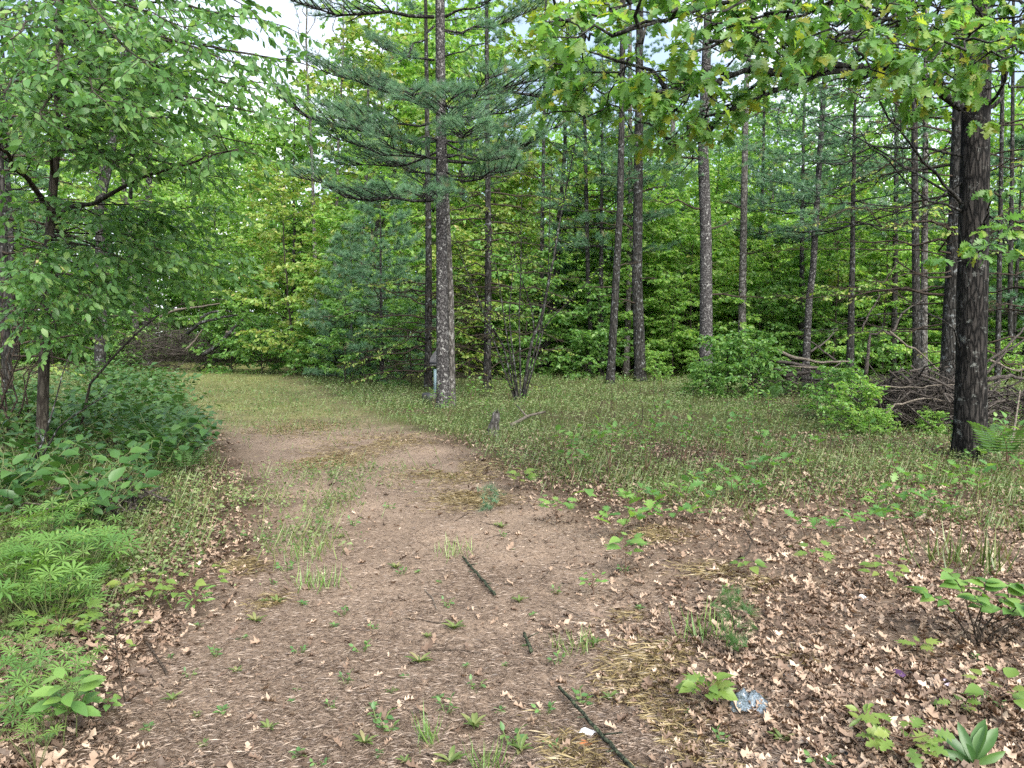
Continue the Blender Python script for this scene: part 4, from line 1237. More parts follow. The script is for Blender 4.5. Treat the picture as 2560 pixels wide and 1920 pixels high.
wood_tree('slim_tree', 'thin dark trunk just right of the big oak in the shade', [(997, 0), (999, 290), (1001, 180), (1003, 60)], 24, 5, 'bark_dark', None, 6)
wood_tree('slim_tree', 'very thin dark trunk at the far right edge beyond the oak', [(1011, 0), (1010, 290), (1012, 180), (1013, 60)], 28, 5, 'bark_dark', None, 5)
wood_tree('mottled_tree', 'mottled trunk leaning right, seen through the left boughs above the left brush pile', [(99, 0), (102, 308), (99, 206), (111, 153), (120, 90)], 25, 11, 'bark_dark', None, 3)
wood_tree('slim_tree', 'dark bluish trunk behind the left brush pile, right of the mottled one', [(146, 0), (146, 308), (148, 240), (150, 120)], 42, 8.5, 'bark_pine', None, 2)
wood_tree('slim_tree', 'short looking thin trunk between two thicker trunks behind the left brush pile', [(129, 0), (129, 308), (130, 240), (132, 120)], 43, 5, 'bark_dark', None, 2)
wood_tree('slim_tree', 'thin dark trunk rising behind the blue green young pine', [(361, 0), (362, 240), (366, 190), (368, 100)], 38, 5.5, 'bark_dark', None, 3, 1.4, 10)
wood_tree('slim_tree', 'thin trunk among bare twigs just right of the middle shrub', [(540, 0), (541, 300), (542, 240)], 32, 5, 'bark_dark', None, 5)
wood_tree('slim_tree', 'thin trunk among yellow leaves left of the leaning dark trunk', [(589, 0), (590, 330), (588, 280), (586, 180)], 31, 5, 'bark_dark', None, 6)

# hemlock behind the oak: many bare horizontal boughs
def hemlock(label, px, D, w, z0, z1, nb, ln, lf, az_side=None, leaf='leaf_yellow', top=13):
    b = gat(px, D) - (0, 0, 0.1)
    o = thing('hemlock_tree', label, 'tree', b)
    P = np.array([b, b + (0.05, 0, 4), b + (0.0, 0, top)])
    r0 = w / 2 / FPX * D
    part('trunk', local(rough_trunk(P, r0, r0 * 0.35, 14, 0.2, 0.25, 0.04, 6), b).mesh('trunk', M['bark_dark']), o)
    st = Sites()
    for i in range(nb):
        z = z0 + (z1 - z0) * (i + rng.random()) / nb
        a = i * 2.399 + rng.normal() * .3
        if az_side is not None and i % 3: a = az_side + rng.normal() * 0.7
        l = ln * (0.55 + 0.6 * rng.random())
        q = b + np.array([0, 0, z])
        e = q + np.array([math.cos(a), math.sin(a), 0.12 * rng.normal() - 0.06]) * l
        g = Geo()
        lb = bare_branch(q, e, g, 0.016 + 0.016 * rng.random(), 14, 0.32, 0.03, 4, 2)
        if lf and i % 2 == 0:
            spray(lb, g, st, 0.5, 7, 0.35, 5, 0.1, 0.008, 0.9, 3)
        part('bough', local(g, b).mesh('bough', M['twig']), o)
    if lf:
        P_, D_, N_ = st.arr()
        V, F, r = place(T_CHEAP, P_ - b, D_, N_, lf)
        part('foliage', mesh_np('foliage', V, F, M[leaf], {'rnd': r}), o, kind='stuff')
    return o
hemlock('dark hemlock with many bare horizontal boughs, close behind the left side of the oak', 947, 15.5, 18, 1.6, 8.5, 40, 3.2, 0.09, math.pi)
hemlock('dead branched conifer with brown bare boughs behind the middle shrub', 487, 23, 8, 0.4, 6.5, 56, 2.7, 0.08)
hemlock('bare branched conifer half hidden behind the trunk of the big middle pine', 428, 23.5, 8, 0.3, 3.4, 40, 3.0, 0.10)
hemlock('shaded bare branched conifer right of the oak', 1030, 17, 12, 1.0, 7.5, 24, 2.6, 0.09, math.pi)
hemlock('shaded bare branched conifer at the left edge behind the slender tree', 8, 14, 9, 0.8, 6, 24, 2.0, 0.09, 0.3)

# ------------------------------------------------------------------ named young trees and shrubs
def place_tree(key, px, D, sc, label, rz=None, mats=None, group=None, sink=0.05):
    o = spawn(key, gat(px, D) - (0, 0, sink), rz, sc, label, group, mats or {'zz': None})
    if group is None and 'group' in o: del o['group']
    return o
place_tree('pine_y', 382, 27, 1.05, 'soft blue green young pine with drooping boughs, left of the big middle pine')
place_tree('pine_y', 352, 30, 0.9, 'smaller blue green young pine at the left shoulder of the larger one')
place_tree('pine_b', 850, 27, 1.0, 'dark blue green pine boughs above the right end of the right brush pile')
place_tree('pine_b', 800, 33, 1.1, 'bare trunked pine behind the mottled leaning trunk')
place_tree('pine_b', 600, 31, 0.95, 'bare trunked pine left of the leaning dark trunk')
place_tree('pine_y', 575, 36, 1.2, 'blue green young pine behind the middle shrub and twigs')
place_tree('pine_y', 1012, 30, 1.4, 'dark green young pine filling the right edge behind the oak')
place_tree('pine_y', 660, 38, 1.5, 'blue green pine with boughs between the stout pine trunks')
place_tree('sap_c', 297, 33, 1.05, 'tiered yellow leaved young tree at the far end of the grassy lane', None, W_LIME)
place_tree('sap_a', 331, 31, 0.8, 'small yellow green tree between the tiered yellow tree and the young pines', None, W_LIME)
for px, D, sc, lab in ((232, 36, 1.6, 'dense dark green shrub at the left of the lane end'), (262, 34.5, 1.5, 'dense dark green shrub under the tiered yellow tree'), (318, 31, 1.2, 'low green shrub right of the tiered yellow tree'),
                   (728, 21, 0.95, 'leafy green shrub hiding the foot of the straight grey trunk'), (752, 20.5, 0.9, 'leafy green shrub at the left end of the right brush pile'), (706, 20.5, 0.55, 'low green shrub in front of the thick flaky pine')):
    place_tree('bush', px, D, sc, lab)
for px, D, sc, lab in ((600, 30, .9, 'short green sapling left of the stout pine trunk'), (515, 36, 1.1, 'short yellow leaved sapling seen through the stems of the many stemmed shrub'), (470, 30, 1.2, 'short yellow leaved sapling just right of the big middle pine')):
    place_tree('sap_b', px, D, sc, lab, None, W_LIME if px < 560 else None, None)

place_tree('hard_b', 545, 34, 1.12, 'tall tree with a sunny yellow green crown right of the big middle pine', None, W_LIME)  # yellow leaf colour stands in for the light on this crown
place_tree('hard_b', 372, 41, 1.12, 'loose yellow green tree at the right of the gap of sky', None, W_LIME)
place_tree('hard_a', 400, 46, 1.15, 'tall lime green tree filling the sky just left of the big middle pine')
place_tree('hard_b', 350, 52, 1.2, 'tall lime green tree behind the loose yellow green one')
place_tree('hard_b', 475, 44, 1.25, 'tall lime green tree filling the sky right of the big middle pine')
place_tree('sap_b', 345, 26, 0.75, 'lime green sapling in front of the left side of the young pines')
place_tree('sap_b', 412, 25, 0.7, 'lime green sapling between the young pines and the big middle pine')
for i, (px0, px1, D, lab) in enumerate(((318, 306, 40, 'almost bare pale tree with forked twigs in the gap of sky'), (333, 343, 42, 'second almost bare pale tree right in the gap of sky'))):
    b = gat(px0, D); o = thing('bare_tree', lab, 'tree', b); st = Sites()
    g = Geo(); P = resample(np.array([b, at((px0 + px1) / 2, 150, D), at(px1, 60, D), at(px1 + 2, -60, D)]), 14); g.tube(P, np.linspace(.12, .03, 14), 7, .5); part('trunk', local(g, b).mesh('trunk', M['bark_grey']), o)
    for j in range(12):
        q, d = along(P, .45 + .5 * j / 12); a = j * 2.4
        g = Geo(); lb = bare_branch(q, q + np.array([math.cos(a) * .7, math.sin(a) * .7, 1.6]) * (1.0 + rng.random()), g, .03, 8, .45, .02, 4, 2)
        spray(lb, g, st, .3, 5, .5, 4, .05, .01, .3, 3, .9)
        part('branch', local(g, b).mesh('branch', M['bark_grey']), o)
    P_, D_, N_ = st.arr(); V, F, r = place(T_CHEAP, P_ - b, D_, N_, .12); part('foliage', mesh_np('foliage', V, F, M['leaf_mid'], {'rnd': r}), o, kind='stuff')
place_tree('bush', 856, 13.0, 0.5, 'small bright leafy shrub at the left end of the dead brush by the oak', None, {'crown': M['leaf_lime']})
place_tree('bush', 878, 12.3, 0.28, 'low leafy plant in front of the dead brush by the oak', None, {'crown': M['leaf_lime']})
place_tree('bush', 838, 15, 0.6, 'leafy shrub between the two right brush piles')
place_tree('bush', 930, 12.3, 0.25, 'low leafy plant just left of the foot of the oak', None, {'crown': M['leaf_lime']})
# the many stemmed shrub in the middle
bs = gat(519, 19) - (0, 0, 0.05)
sh = thing('stemmed_shrub', 'tall shrub of many thin bare stems fanning out, right of the big middle pine', 'shrub', bs)
ss = Sites()
for pts in ([(526, 0), (530, 345), (541, 319), (553, 262), (562, 208), (570, 170), (577, 135)], [(522, 0), (520, 350), (519, 320), (521, 270), (521, 210), (523, 180)], [(515, 0), (503, 345), (487, 318), (470, 280), (452, 230)], [(519, 0), (512, 345), (509, 320), (511, 290), (516, 240), (530, 215)],
            [(521, 0), (535, 325), (529, 300), (520, 275), (505, 240)], [(514, 0), (497, 350), (490, 330), (478, 300), (462, 285)], [(527, 0), (545, 325), (580, 290), (605, 262)], [(523, 0), (540, 330), (548, 290), (550, 200), (552, 160)], [(517, 0), (506, 330), (497, 270), (480, 215)]):
    g = Geo()
    P = np.array([bs + np.array([(pts[0][0] - 519) * 0.012, rng.normal() * 0.05, 0])] + [at(px, py, 19 + rng.normal() * 0.25) for px, py in pts[1:]])
    P = resample(P, 14)
    r = 0.048 if pts[0][0] == 526 else 0.028
    g.tube(P, np.linspace(r, r * 0.25, 14), 6, 0.5, cap=False)
    spray(P, g, ss, 0.4, 15, 0.75, 5, 0.02, r * 0.5, 0.4, 3)
    part('stem', local(g, bs).mesh('stem', M['bark_dark']), sh)
P_, D_, N_ = ss.arr()
V, F, r = place(T_CHEAP, P_ - bs, D_, N_, 0.075)
part('foliage', mesh_np('foliage', V, F, M['leaf_lime'], {'rnd': r}), sh, kind='stuff')

# dark stems at the left edge, and the bent sapling
bs = gat(12, 9.5)
sh = thing('stemmed_shrub', 'cluster of dark thin stems at the left edge beside the slender trunk', 'shrub', bs)
for tx, ty in ((-5, 300), (4, 280), (14, 290), (26, 300), (36, 310), (22, 250), (48, 340)):
    g = Geo(); e = at(tx, ty, 9.4 + rng.normal() * 0.4)
    bare_branch(bs + np.array([rng.normal() * 0.06, rng.normal() * 0.06, -0.05]), e, g, 0.016, 8, 0.35, 0.0, 5, 2)
    part('stem', local(g, bs).mesh('stem', M['twig']), sh)
bs = gat(78, 10)
sp = thing('bent_sapling', 'bare sapling bent over to the right across the left brush pile', 'sapling', bs)
g = Geo()
P = resample(np.array([bs, at(90, 384, 10), at(115, 355, 10), at(139, 331, 10.2), at(162, 312, 10.4), at(185, 303, 10.6), at(206, 298, 10.8), at(228, 300, 11)]), 16)
g.tube(P, np.linspace(0.021, 0.005, 16), 8, 0.5)
part('stem', local(g, bs).mesh('stem', M['bark_elm']), sp)
for i in range(9):
    q, d = along(P, 0.2 + 0.75 * i / 9)
    g = Geo(); v = nrm(d * .6 + rng.normal(size=3) * .6 + np.array([0, 0, .3])); bare_branch(q, q + v * 0.7, g, 0.006, 4, 0.4, 0.02, 3, 1)
    part('twig', local(g, bs).mesh('twig', M['twig']), sp)
bs = gat(95, 7.3)
sp = thing('bent_sapling', 'thin dark bare stems leaning right out of the left undergrowth', 'sapling', bs)
for pts in ([(40, 460), (60, 425), (90, 405), (112, 392), (122, 396)], [(36, 460), (50, 420), (58, 392), (62, 375), (72, 350)], [(30, 470), (42, 440), (38, 425)]):
    g = Geo(); P = resample(np.array([at(px, py, 7.3) for px, py in pts]), 10)
    g.tube(P, np.linspace(0.011, 0.004, 10), 5, 0.5)
    part('stem', local(g, bs).mesh('stem', M['bark_dark']), sp)

# ------------------------------------------------------------------ brush piles, fallen limbs, logs, stump
def brush_pile(label, px0, px1, D, dep, h, ntw, limbs, mat='dead', ln=1.0):
    b = gat((px0 + px1) / 2, D)
    o = thing('brush_pile', label, 'brush pile', b)
    hw = (px1 - px0) / 2 / FPX * D
    g = Geo()
    for i in range(ntw):
        x = rng.uniform(-1, 1); y = rng.uniform(-1, 1)
        if x * x + y * y > 1: continue
        top = h * (1 - x * x) ** 0.7 * (1 - 0.5 * y * y) * (0.7 + 0.5 * vnoise(np.array([x * 3 + 5]), np.array([y * 3 + 5]), 91)[0])
        z = top * (1 - rng.random() ** 2)
        a = rng.random() * 6.283
        big = rng.random() < 0.10
        l = ln * ((0.7 + 0.9 * rng.random()) if big else (0.15 + 0.75 * rng.random() ** 1.5))
        d = np.array([math.cos(a), math.sin(a), rng.normal() * (0.3 if big else 0.5)]) * l
        p = b + np.array([x * hw, y * dep, z - 0.05])
        r_ = (0.010 + 0.016 * rng.random()) if big else (0.002 + 0.006 * rng.random() ** 2)
        g.tube(curve(p - d / 2, p + d / 2, 0.10 * l * rng.normal(), 5, 0.08), np.linspace(r_, r_ * 0.4, 5), 5 if big else 3, rng.random(), cap=big)
    part('twigs', local(g, b).mesh('twigs', M[mat]), o, kind='stuff')
    for pts, r, m in limbs:
        g = Geo()
        P = resample(np.array([at(*p) for p in pts]), 12) + rng.normal(size=(12, 3)) * 0.01
        g.tube(P, np.linspace(r, r * 0.45, 12), 8, 0.5, lump=0.05)
        part('limb', local(g, b).mesh('limb', M[m]), o)
    return o
brush_pile('grey brown heap of cut brush behind the left undergrowth, fallen limbs on top', 108, 226, 37, 2.0, 2.3, 2600,
           [([(188, 333, 35.5), (200, 323, 35), (222, 317, 35), (238, 315, 35.5)], 0.09, 'bark_dark'), ([(200, 318, 36), (212, 312, 36), (224, 310, 36), (232, 312, 36.4)], 0.07, 'bark_dark'), ([(160, 317, 36), (175, 310, 36), (205, 306, 36), (220, 303, 36)], 0.06, 'dead_pale'),
            ([(202, 355, 35), (218, 346, 35), (232, 330, 35), (244, 318, 35.6)], 0.12, 'bark_dark'), ([(186, 350, 35), (195, 340, 35), (202, 330, 35)], 0.05, 'dead_pale'), ([(226, 332, 35), (240, 334, 35), (246, 330, 35)], 0.07, 'dead_pale'), ([(225, 350, 35.4), (236, 338, 35.4), (240, 325, 35.4)], 0.11, 'bark_dark')], 'dead', 1.6)
brush_pile('dark heap of fallen branches left of the oak beyond the clearing', 768, 856, 21, 1.5, 0.7, 900,
           [([(768, 360, 20.5), (800, 365, 20), (838, 371, 20), (856, 378, 20)], 0.05, 'dead'), ([(777, 350, 21), (795, 358, 21), (815, 362, 21), (850, 362, 21)], 0.05, 'dead_pale'), ([(800, 378, 20), (830, 380, 20), (846, 384, 20)], 0.06, 'bark_dark'), ([(772, 368, 21), (800, 380, 20.4), (820, 386, 20.2)], 0.04, 'dead'),
            ([(800, 385, 20), (775, 372, 20.4), (768, 366, 20.6)], 0.04, 'dead'), ([(810, 352, 21), (825, 342, 21.4), (838, 328, 22)], 0.03, 'dead'), ([(835, 360, 20.5), (815, 345, 20.5), (806, 338, 20.5)], 0.03, 'dead'), ([(782, 376, 20.2), (810, 372, 20.2), (836, 376, 20)], 0.05, 'dead'), ([(846, 372, 20), (818, 368, 19.8), (790, 366, 20)], 0.04, 'dead_pale')], 'dead', 1.4)
brush_pile('tall tangle of dead grey brush right beside the foot of the oak', 868, 968, 13.5, 1.2, 1.0, 2400,
           [([(866, 375, 13.5), (868, 350, 13.5), (870, 335, 13.5), (884, 331, 13.4), (893, 336, 13.4)], 0.035, 'dead'), ([(889, 332, 13), (905, 345, 13), (920, 352, 13), (940, 372, 13)], 0.022, 'dead_pale'), ([(880, 420, 12.4), (895, 405, 12.4), (920, 398, 12.4), (950, 400, 12.4)], 0.02, 'dead_pale'),
            ([(866, 412, 12.6), (890, 408, 12.5), (905, 420, 12.4)], 0.02, 'dead'), ([(862, 330, 14), (868, 315, 14), (880, 295, 14)], 0.02, 'dead'), ([(893, 332, 13.6), (903, 312, 13.8), (922, 300, 14)], 0.02, 'dead'), ([(880, 385, 12.8), (915, 388, 12.6), (955, 384, 12.6)], 0.015, 'dead_pale')], 'dead', 1.0)
brush_pile('low dark heap of brush on the ground right of the oak', 985, 1060, 14, 1.2, 0.7, 900,
           [([(985, 375, 14), (1005, 352, 14), (1030, 335, 14)], 0.03, 'dead'), ([(985, 380, 13.8), (1010, 376, 13.8), (1040, 384, 13.8)], 0.045, 'dead'), ([(986, 362, 14), (1010, 345, 14), (1040, 310, 14.4)], 0.025, 'dead'), ([(990, 360, 14), (1020, 372, 14), (1040, 360, 14)], 0.025, 'dead_pale')], 'dead', 1.0)
brush_pile('small heap of brown twigs in the left undergrowth beside the path', 75, 150, 6.6, 0.5, 0.12, 420,
           [([(84, 470, 6.6), (110, 492, 6.4), (128, 512, 6.2)], 0.008, 'dead_pale'), ([(78, 484, 6.5), (82, 505, 6.2), (110, 512, 6.2)], 0.007, 'dead'), ([(5, 495, 6.2), (18, 502, 6), (26, 512, 5.9), (30, 524, 5.8)], 0.02, 'dead'), ([(18, 503, 6), (60, 507, 6), (100, 520, 6)], 0.006, 'dead_pale')], 'dead', 0.6)

def log(name, label, cat, pts, r0, r1, mat, endmat=None, k=10):
    P = np.array([np.array(p) for p in pts])
    b = P[0].copy()
    o = thing(name, label, cat, b)
    g = Geo(); g.tube(resample(P, 10) - b, np.linspace(r0, r1, 10), k, 0.5, lump=0.06)
    part('wood', g.mesh('wood', M[mat]), o)
    return o
def onG(px, py, dz): return gpos(px, py) + (0, 0, dz)

def stump(label, px, py, h, r, mat, tall=True):
    b = gpos(px, py) - (0, 0, 0.03)
    o = thing('tree_stump', label, 'stump', b)
    g = Geo()
    P = np.array([[0, 0, 0], [0.02 * h, 0, h * .35], [0.10 * h, 0, h * .7], [0.14 * h, 0, h]])
    g.tube(resample(P, 8), np.linspace(r * 1.35, r * 0.7, 8), 12, 0.5, cap=True, lump=0.10)
    part('stump_wood', g.mesh('stump_wood', M[mat], False), o)
    for a in (0.4, 2.2, 3.9, 5.3):
        g = Geo()
        g.tube(np.array([[0, 0, h * .25], [math.cos(a) * r * 1.2, math.sin(a) * r * 1.2, 0.06], [math.cos(a) * r * 2.3, math.sin(a) * r * 2.3, 0.0]]), [r * .5, r * .35, r * .12], 6, 0.5)
        part('root', g.mesh('root', M[mat]), o)
    g = Geo()
    for k in range(5):
        a = k * 1.3
        q = np.array([0.14 * h + math.cos(a) * r * .4, math.sin(a) * r * .4, h * 0.97])
        g.tube(np.array([q, q + (0.01, 0, 0.04 + 0.05 * rng.random())]), [r * .22, 0.002], 4, 0.5)
    part('splinter', g.mesh('splinter', M[mat], False), o)
stump('small broken grey stump in the ground cover beyond the path edge', 493, 437, 0.38, 0.075, 'bark_grey')
stump('low dark rotten stump in the grass left of the big pine', 394, 377, 0.34, 0.20, 'bark_dark')
o = log('fallen_branch', 'pale forked branch lying in the ground cover beside the small stump', 'branch', [onG(512, 433, 0.10), onG(528, 425, 0.16), onG(545, 419, 0.14)], 0.035, 0.018, 'dead_pale')
g = Geo(); q = onG(527, 426, 0.16) - np.array(o.location); g.tube(np.array([q, onG(516, 417, 0.26) - np.array(o.location)]), [0.02, 0.008], 6, 0.5); part('side_branch', g.mesh('side_branch', M['dead_pale']), o)
log('fallen_branch', 'bleached stick leaning up at the right edge beyond the oak', 'branch', [onG(1010, 455, 0.02), onG(1010, 455, 0.02) + (0.25, 0.3, 0.35), onG(1010, 455, 0.02) + (0.5, 0.6, 0.8)], 0.018, 0.010, 'dead_pale', k=7)

# ------------------------------------------------------------------ sticks on the path
def stick(label, pts, r, mat, knots=0):
    P = resample(np.array([onG(px, py, r * 0.9 + dz) for px, py, dz in pts]), 24)
    P += rng.normal(size=P.shape) * r * 0.25
    b = P[0].copy()
    o = thing('fallen_stick', label, 'stick', b)
    g = Geo(); g.tube(P - b, np.linspace(r * 0.8, r, 24), 9, 0.5, lump=0.08)
    part('wood', g.mesh('wood', M[mat]), o)
    for k in range(knots):
        q, d = along(P - b, 0.1 + 0.8 * (k + rng.random() * .5) / max(knots, 1))
        h = nrm(np.cross(d, [0, 0, 1])) * (1 if k % 2 else -1)
        g = Geo(); l = 0.03 + 0.06 * rng.random()
        g.tube(np.array([q, q + (h * 0.8 + d * 0.6 + np.array([0, 0, .35])) * l]), [r * .5, r * .25], 5, 0.5)
        part('stub', g.mesh('stub', M[mat]), o)
stick('long dark mossy stick lying on the path towards the bottom edge', [(559, 680, 0.01), (572, 696, 0.03), (590, 718, 0.03), (612, 742, 0.02), (640, 772, 0.02), (668, 800, 0.02)], 0.0095, 'mossy', 5)
stick('short dark stick in the middle of the path', [(463, 553, 0.01), (476, 568, 0.02), (486, 580, 0.02), (495, 590, 0.01)], 0.010, 'mossy', 3)
stick('short curved dark twig near the weedy clump on the path', [(524, 627, 0.02), (527, 636, 0.03), (532, 646, 0.01)], 0.009, 'mossy', 1)
stick('thin brown twig near the left edge of the path', [(144, 640, .03), (155, 650, .02), (167, 664, 0.0)], 0.006, 'twig', 1)
stick('curved dark twig on the leaves at the right', [(744, 537, .05), (752, 552, .04), (748, 562, .03), (728, 572, .01)], 0.007, 'twig', 2)
stick('thin twig across the middle of the path', [(425, 640, 0), (460, 640, .005), (480, 643, 0)], 0.004, 'twig', 0)
stick('pale thin twig on the left half of the path', [(424, 578, 0), (432, 588, .01), (437, 601, 0)], 0.004, 'dead_pale', 1)
for k in range(26):
    x, y = scatter(160, -3, 4, 2.6, 7.5, lambda x, y: 0.3 + 0.7 * path_mask(x, y), 1.6)
    c = np.array([x[0], y[0]])
    a = rng.random() * 6.28; l = 0.12 + 0.3 * rng.random()
    pts = np.array([[c[0] + math.cos(a) * l * t, c[1] + math.sin(a) * l * t + 0.02 * math.sin(5 * t), 0] for t in np.linspace(-.5, .5, 6)])
    pts[:, 2] = zsurf(pts[:, 0], pts[:, 1]) + 0.007
    g = Geo(); g.tube(pts - pts[0], np.linspace(0.0035, 0.002, 6), 5, rng.random())
    o = part('fallen_twig', g.mesh('fallen_twig', M['twig']), None, pts[0])
    tag(o, 'thin short brown twig lying on the path among pine needles', 'twig', 'thin twigs scattered on the path')

# ------------------------------------------------------------------ the post behind the big pine
bp = gat(440, 19.2)
po = thing('hooded_post', 'dark post with a grey hood and pale blue panel half behind the big pine', 'post', bp)
def boxg(x0, x1, y0, y1, z0, z1, bev=0.01):
    g = Geo()
    V = []
    for z, i in ((z0, 0), (z0 + bev, bev), (z1 - bev, bev), (z1, 0)):
        j = bev - i
        V += [(x0 + j, y0 + j, z), (x1 - j, y0 + j, z), (x1 - j, y1 - j, z), (x0 + j, y1 - j, z)]
    F = [[3, 2, 1, 0], [12, 13, 14, 15]]
    for k in range(3):
        for i in range(4):
            F.append([k * 4 + i, k * 4 + (i + 1) % 4, k * 4 + 4 + (i + 1) % 4, k * 4 + 4 + i])
    g.add(V, F, 0.5)
    return g
M['metal_grey'] = plain_mat('weathered grey metal', (0.06, 0.06, 0.065), (0.11, 0.11, 0.115), 12, 0.55, 0.4)
M['metal_dark'] = plain_mat('dark painted metal', (0.02, 0.02, 0.022), (0.045, 0.045, 0.05), 12, 0.5, 0.4)
M['panel_blue'] = plain_mat('pale blue panel', (0.16, 0.24, 0.27), (0.24, 0.33, 0.36), 6, 0.5, 0.4)
u = 19.2 / FPX
part('post', boxg(-1 * u, 5.5 * u, -0.05, 0.10, 0, 46 * u).mesh('post', M['metal_dark'], False), po)
part('panel', boxg(-6 * u, -1.05 * u, -0.04, 0.08, 8 * u, 32 * u).mesh('panel', M['panel_blue'], False), po)
part('base', boxg(-17 * u, -1.1 * u, -0.18, 0.2, -0.05, 8 * u).mesh('base', M['metal_dark'], False), po)
g = Geo()
prof = [(-9, 36), (-9.5, 40), (-9, 43), (-6, 48), (-3, 51), (-1, 52), (6, 52), (6, 36)]
Vh = [(a * u, yy, b_ * u) for yy in (-0.16, 0.18) for a, b_ in prof]
n8 = len(prof)
g.add(Vh, [[i, (i + 1) % n8, n8 + (i + 1) % n8, n8 + i] for i in range(n8)], .5)
g.add(Vh[:n8], [[0, i + 1, i] for i in range(1, n8 - 1)], .5); g.add(Vh[n8:], [[0, i, i + 1] for i in range(1, n8 - 1)], .5)
part('hood', g.mesh('hood', M['metal_grey'], False), po)
part('hood_rim', boxg(-10 * u, 6 * u, -0.18, 0.2, 37.5 * u, 39.5 * u).mesh('hood_rim', M['metal_dark'], False), po)

# ------------------------------------------------------------------ undergrowth plants
T_B = [T_OV, T_ROUND]
def plant(name, label, cat, loc, stems, leaves, tms, mat, stem_mat='twig_green', group=None, joined=False, rz=0, scale=1.0, attrs=None):
    """stems: list of (pts, r0, r1); leaves: (P, D, N, S)"""
    o = thing(name, label, cat, loc, rz, group, scale)
    g = Geo()
    for pts, r0, r1 in stems:
        pts = np.asarray(pts, float)
        g.tube(pts, np.linspace(r0, r1, len(pts)), 4, 0.5, cap=False)
    ch = [part('stem', g.mesh('stem', M[stem_mat]), o)]
    P, D, N, S = [np.array(a) for a in zip(*leaves)]
    if joined:
        g = Geo()
        var = rng.integers(0, len(tms), len(P))
        for k, tm in enumerate(tms):
            q = var == k
            if q.any(): g.add(*place(tm, P[q], D[q], N[q], S[q]))
        ch.append(part('foliage', g.mesh('foliage', M[mat], False), o, kind='stuff'))
    else:
        key = (mat, tuple(id(t_[0]) for t_ in tms))
        if key not in LM: LM[key] = leaf_meshes(tms, M[mat])
        for i in range(len(P)):
            l = part('leaf', LM[key][i % len(tms)], o)
            orient(l, P[i], D[i], N[i], S[i]); ch.append(l)
    return [o, ch, False]
LM = {}
def rosette(n, h, ln, up=0.6):
    st, lv = [], []
    for i in range(n):
        a = i * 2.399 + rng.random() * .5
        d = np.array([math.cos(a), math.sin(a), up * (0.6 + 0.9 * rng.random())])
        lv.append((np.array([0, 0, h * rng.random()]), nrm(d), nrm(np.array([-math.cos(a) * .5, -math.sin(a) * .5, 1])), ln * (0.7 + 0.5 * rng.random())))
    st.append(([[0, 0, -0.02], [0, 0, h]], 0.005, 0.003))
    return st, lv
def branching(nst, h, spread, nl, ln, droop=0.25):
    st, lv = [], []
    for i in range(nst):
        a = i * 6.283 / nst + rng.random()
        e = np.array([math.cos(a) * spread * (0.5 + .7 * rng.random()), math.sin(a) * spread * (0.5 + .7 * rng.random()), h * (0.65 + 0.5 * rng.random())])
        pts = curve(np.array([0, 0, -0.03]), e, 0.12 * h, 6, 0.03)
        st.append((pts, 0.005, 0.002))
        for j in range(nl):
            t = 0.35 + 0.65 * (j + .6) / nl
            q, d = along(pts, t)
            s = 1 if j % 2 else -1
            hh = nrm(np.cross(d, [0, 0, 1.0]) + (1e-3, 0, 0)) * s
            dv = nrm(hh * 1.0 + d * (0.5 if j < nl - 1 else 2) + np.array([0, 0, -droop]) + rng.normal(size=3) * .25)
            lv.append((q, dv, nrm(np.array([0, 0, 1.0]) + rng.normal(size=3) * .35), ln * (0.65 + 0.6 * rng.random())))
    return st, lv
def lupine(n, h, ln):
    st, lv = [], []
    for i in range(n):
        a = i * 2.399 + rng.random() * .4
        rr = 0.16 * math.sqrt((i + .5) / n) * 1.2
        e = np.array([math.cos(a) * rr, math.sin(a) * rr, h * (0.55 + 0.5 * rng.random())])
        st.append((curve(np.array([0, 0, -0.02]), e, 0.01, 4, 0.02), 0.003, 0.002))
        lv.append((e, nrm(np.array([math.cos(a), math.sin(a), .25])), nrm(np.array([math.cos(a) * .3 + rng.normal() * .2, math.sin(a) * .3 - .25 + rng.normal() * .2, 1])), ln * (0.8 + 0.5 * rng.random())))
    return st, lv

TP = [T_PALM]
LUP = [plant('lupine_plant', 'bushy plant of star shaped many fingered leaves at the left edge of the path', 'plant', (0, 0, 0), *lupine(9, 0.30, 0.078), TP, 'leaf_lupine', group='lupine plants at the left of the path') for _ in range(3)]
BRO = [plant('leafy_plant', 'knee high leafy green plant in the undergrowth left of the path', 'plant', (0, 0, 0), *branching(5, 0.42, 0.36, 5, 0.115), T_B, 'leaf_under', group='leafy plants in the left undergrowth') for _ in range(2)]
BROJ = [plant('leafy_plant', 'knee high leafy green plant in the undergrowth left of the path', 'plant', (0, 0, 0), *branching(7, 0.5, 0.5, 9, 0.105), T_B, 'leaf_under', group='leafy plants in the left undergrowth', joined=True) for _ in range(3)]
FER = []
for _ in range(2):
    st, lv = [([[0, 0, -0.03], [0, 0, 0.1]], 0.006, 0.004)], []
    for i in range(5):
        a = i * 1.26 + rng.random()
        lv.append((np.array([0, 0, 0.1]), nrm(np.array([math.cos(a), math.sin(a), 0.55 + .3 * rng.random()])), nrm(np.array([-math.cos(a) * .6, -math.sin(a) * .6, 1])), 0.55 * (0.8 + .4 * rng.random())))
    p_ = plant('fern', 'green fern with arching fronds beside the left edge of the path', 'fern', (0, 0, 0), st, lv, [T_FERN], 'fern', group='ferns left of the path')
    for c in p_[1][1:]: c.name = 'frond'
    FER.append(p_)
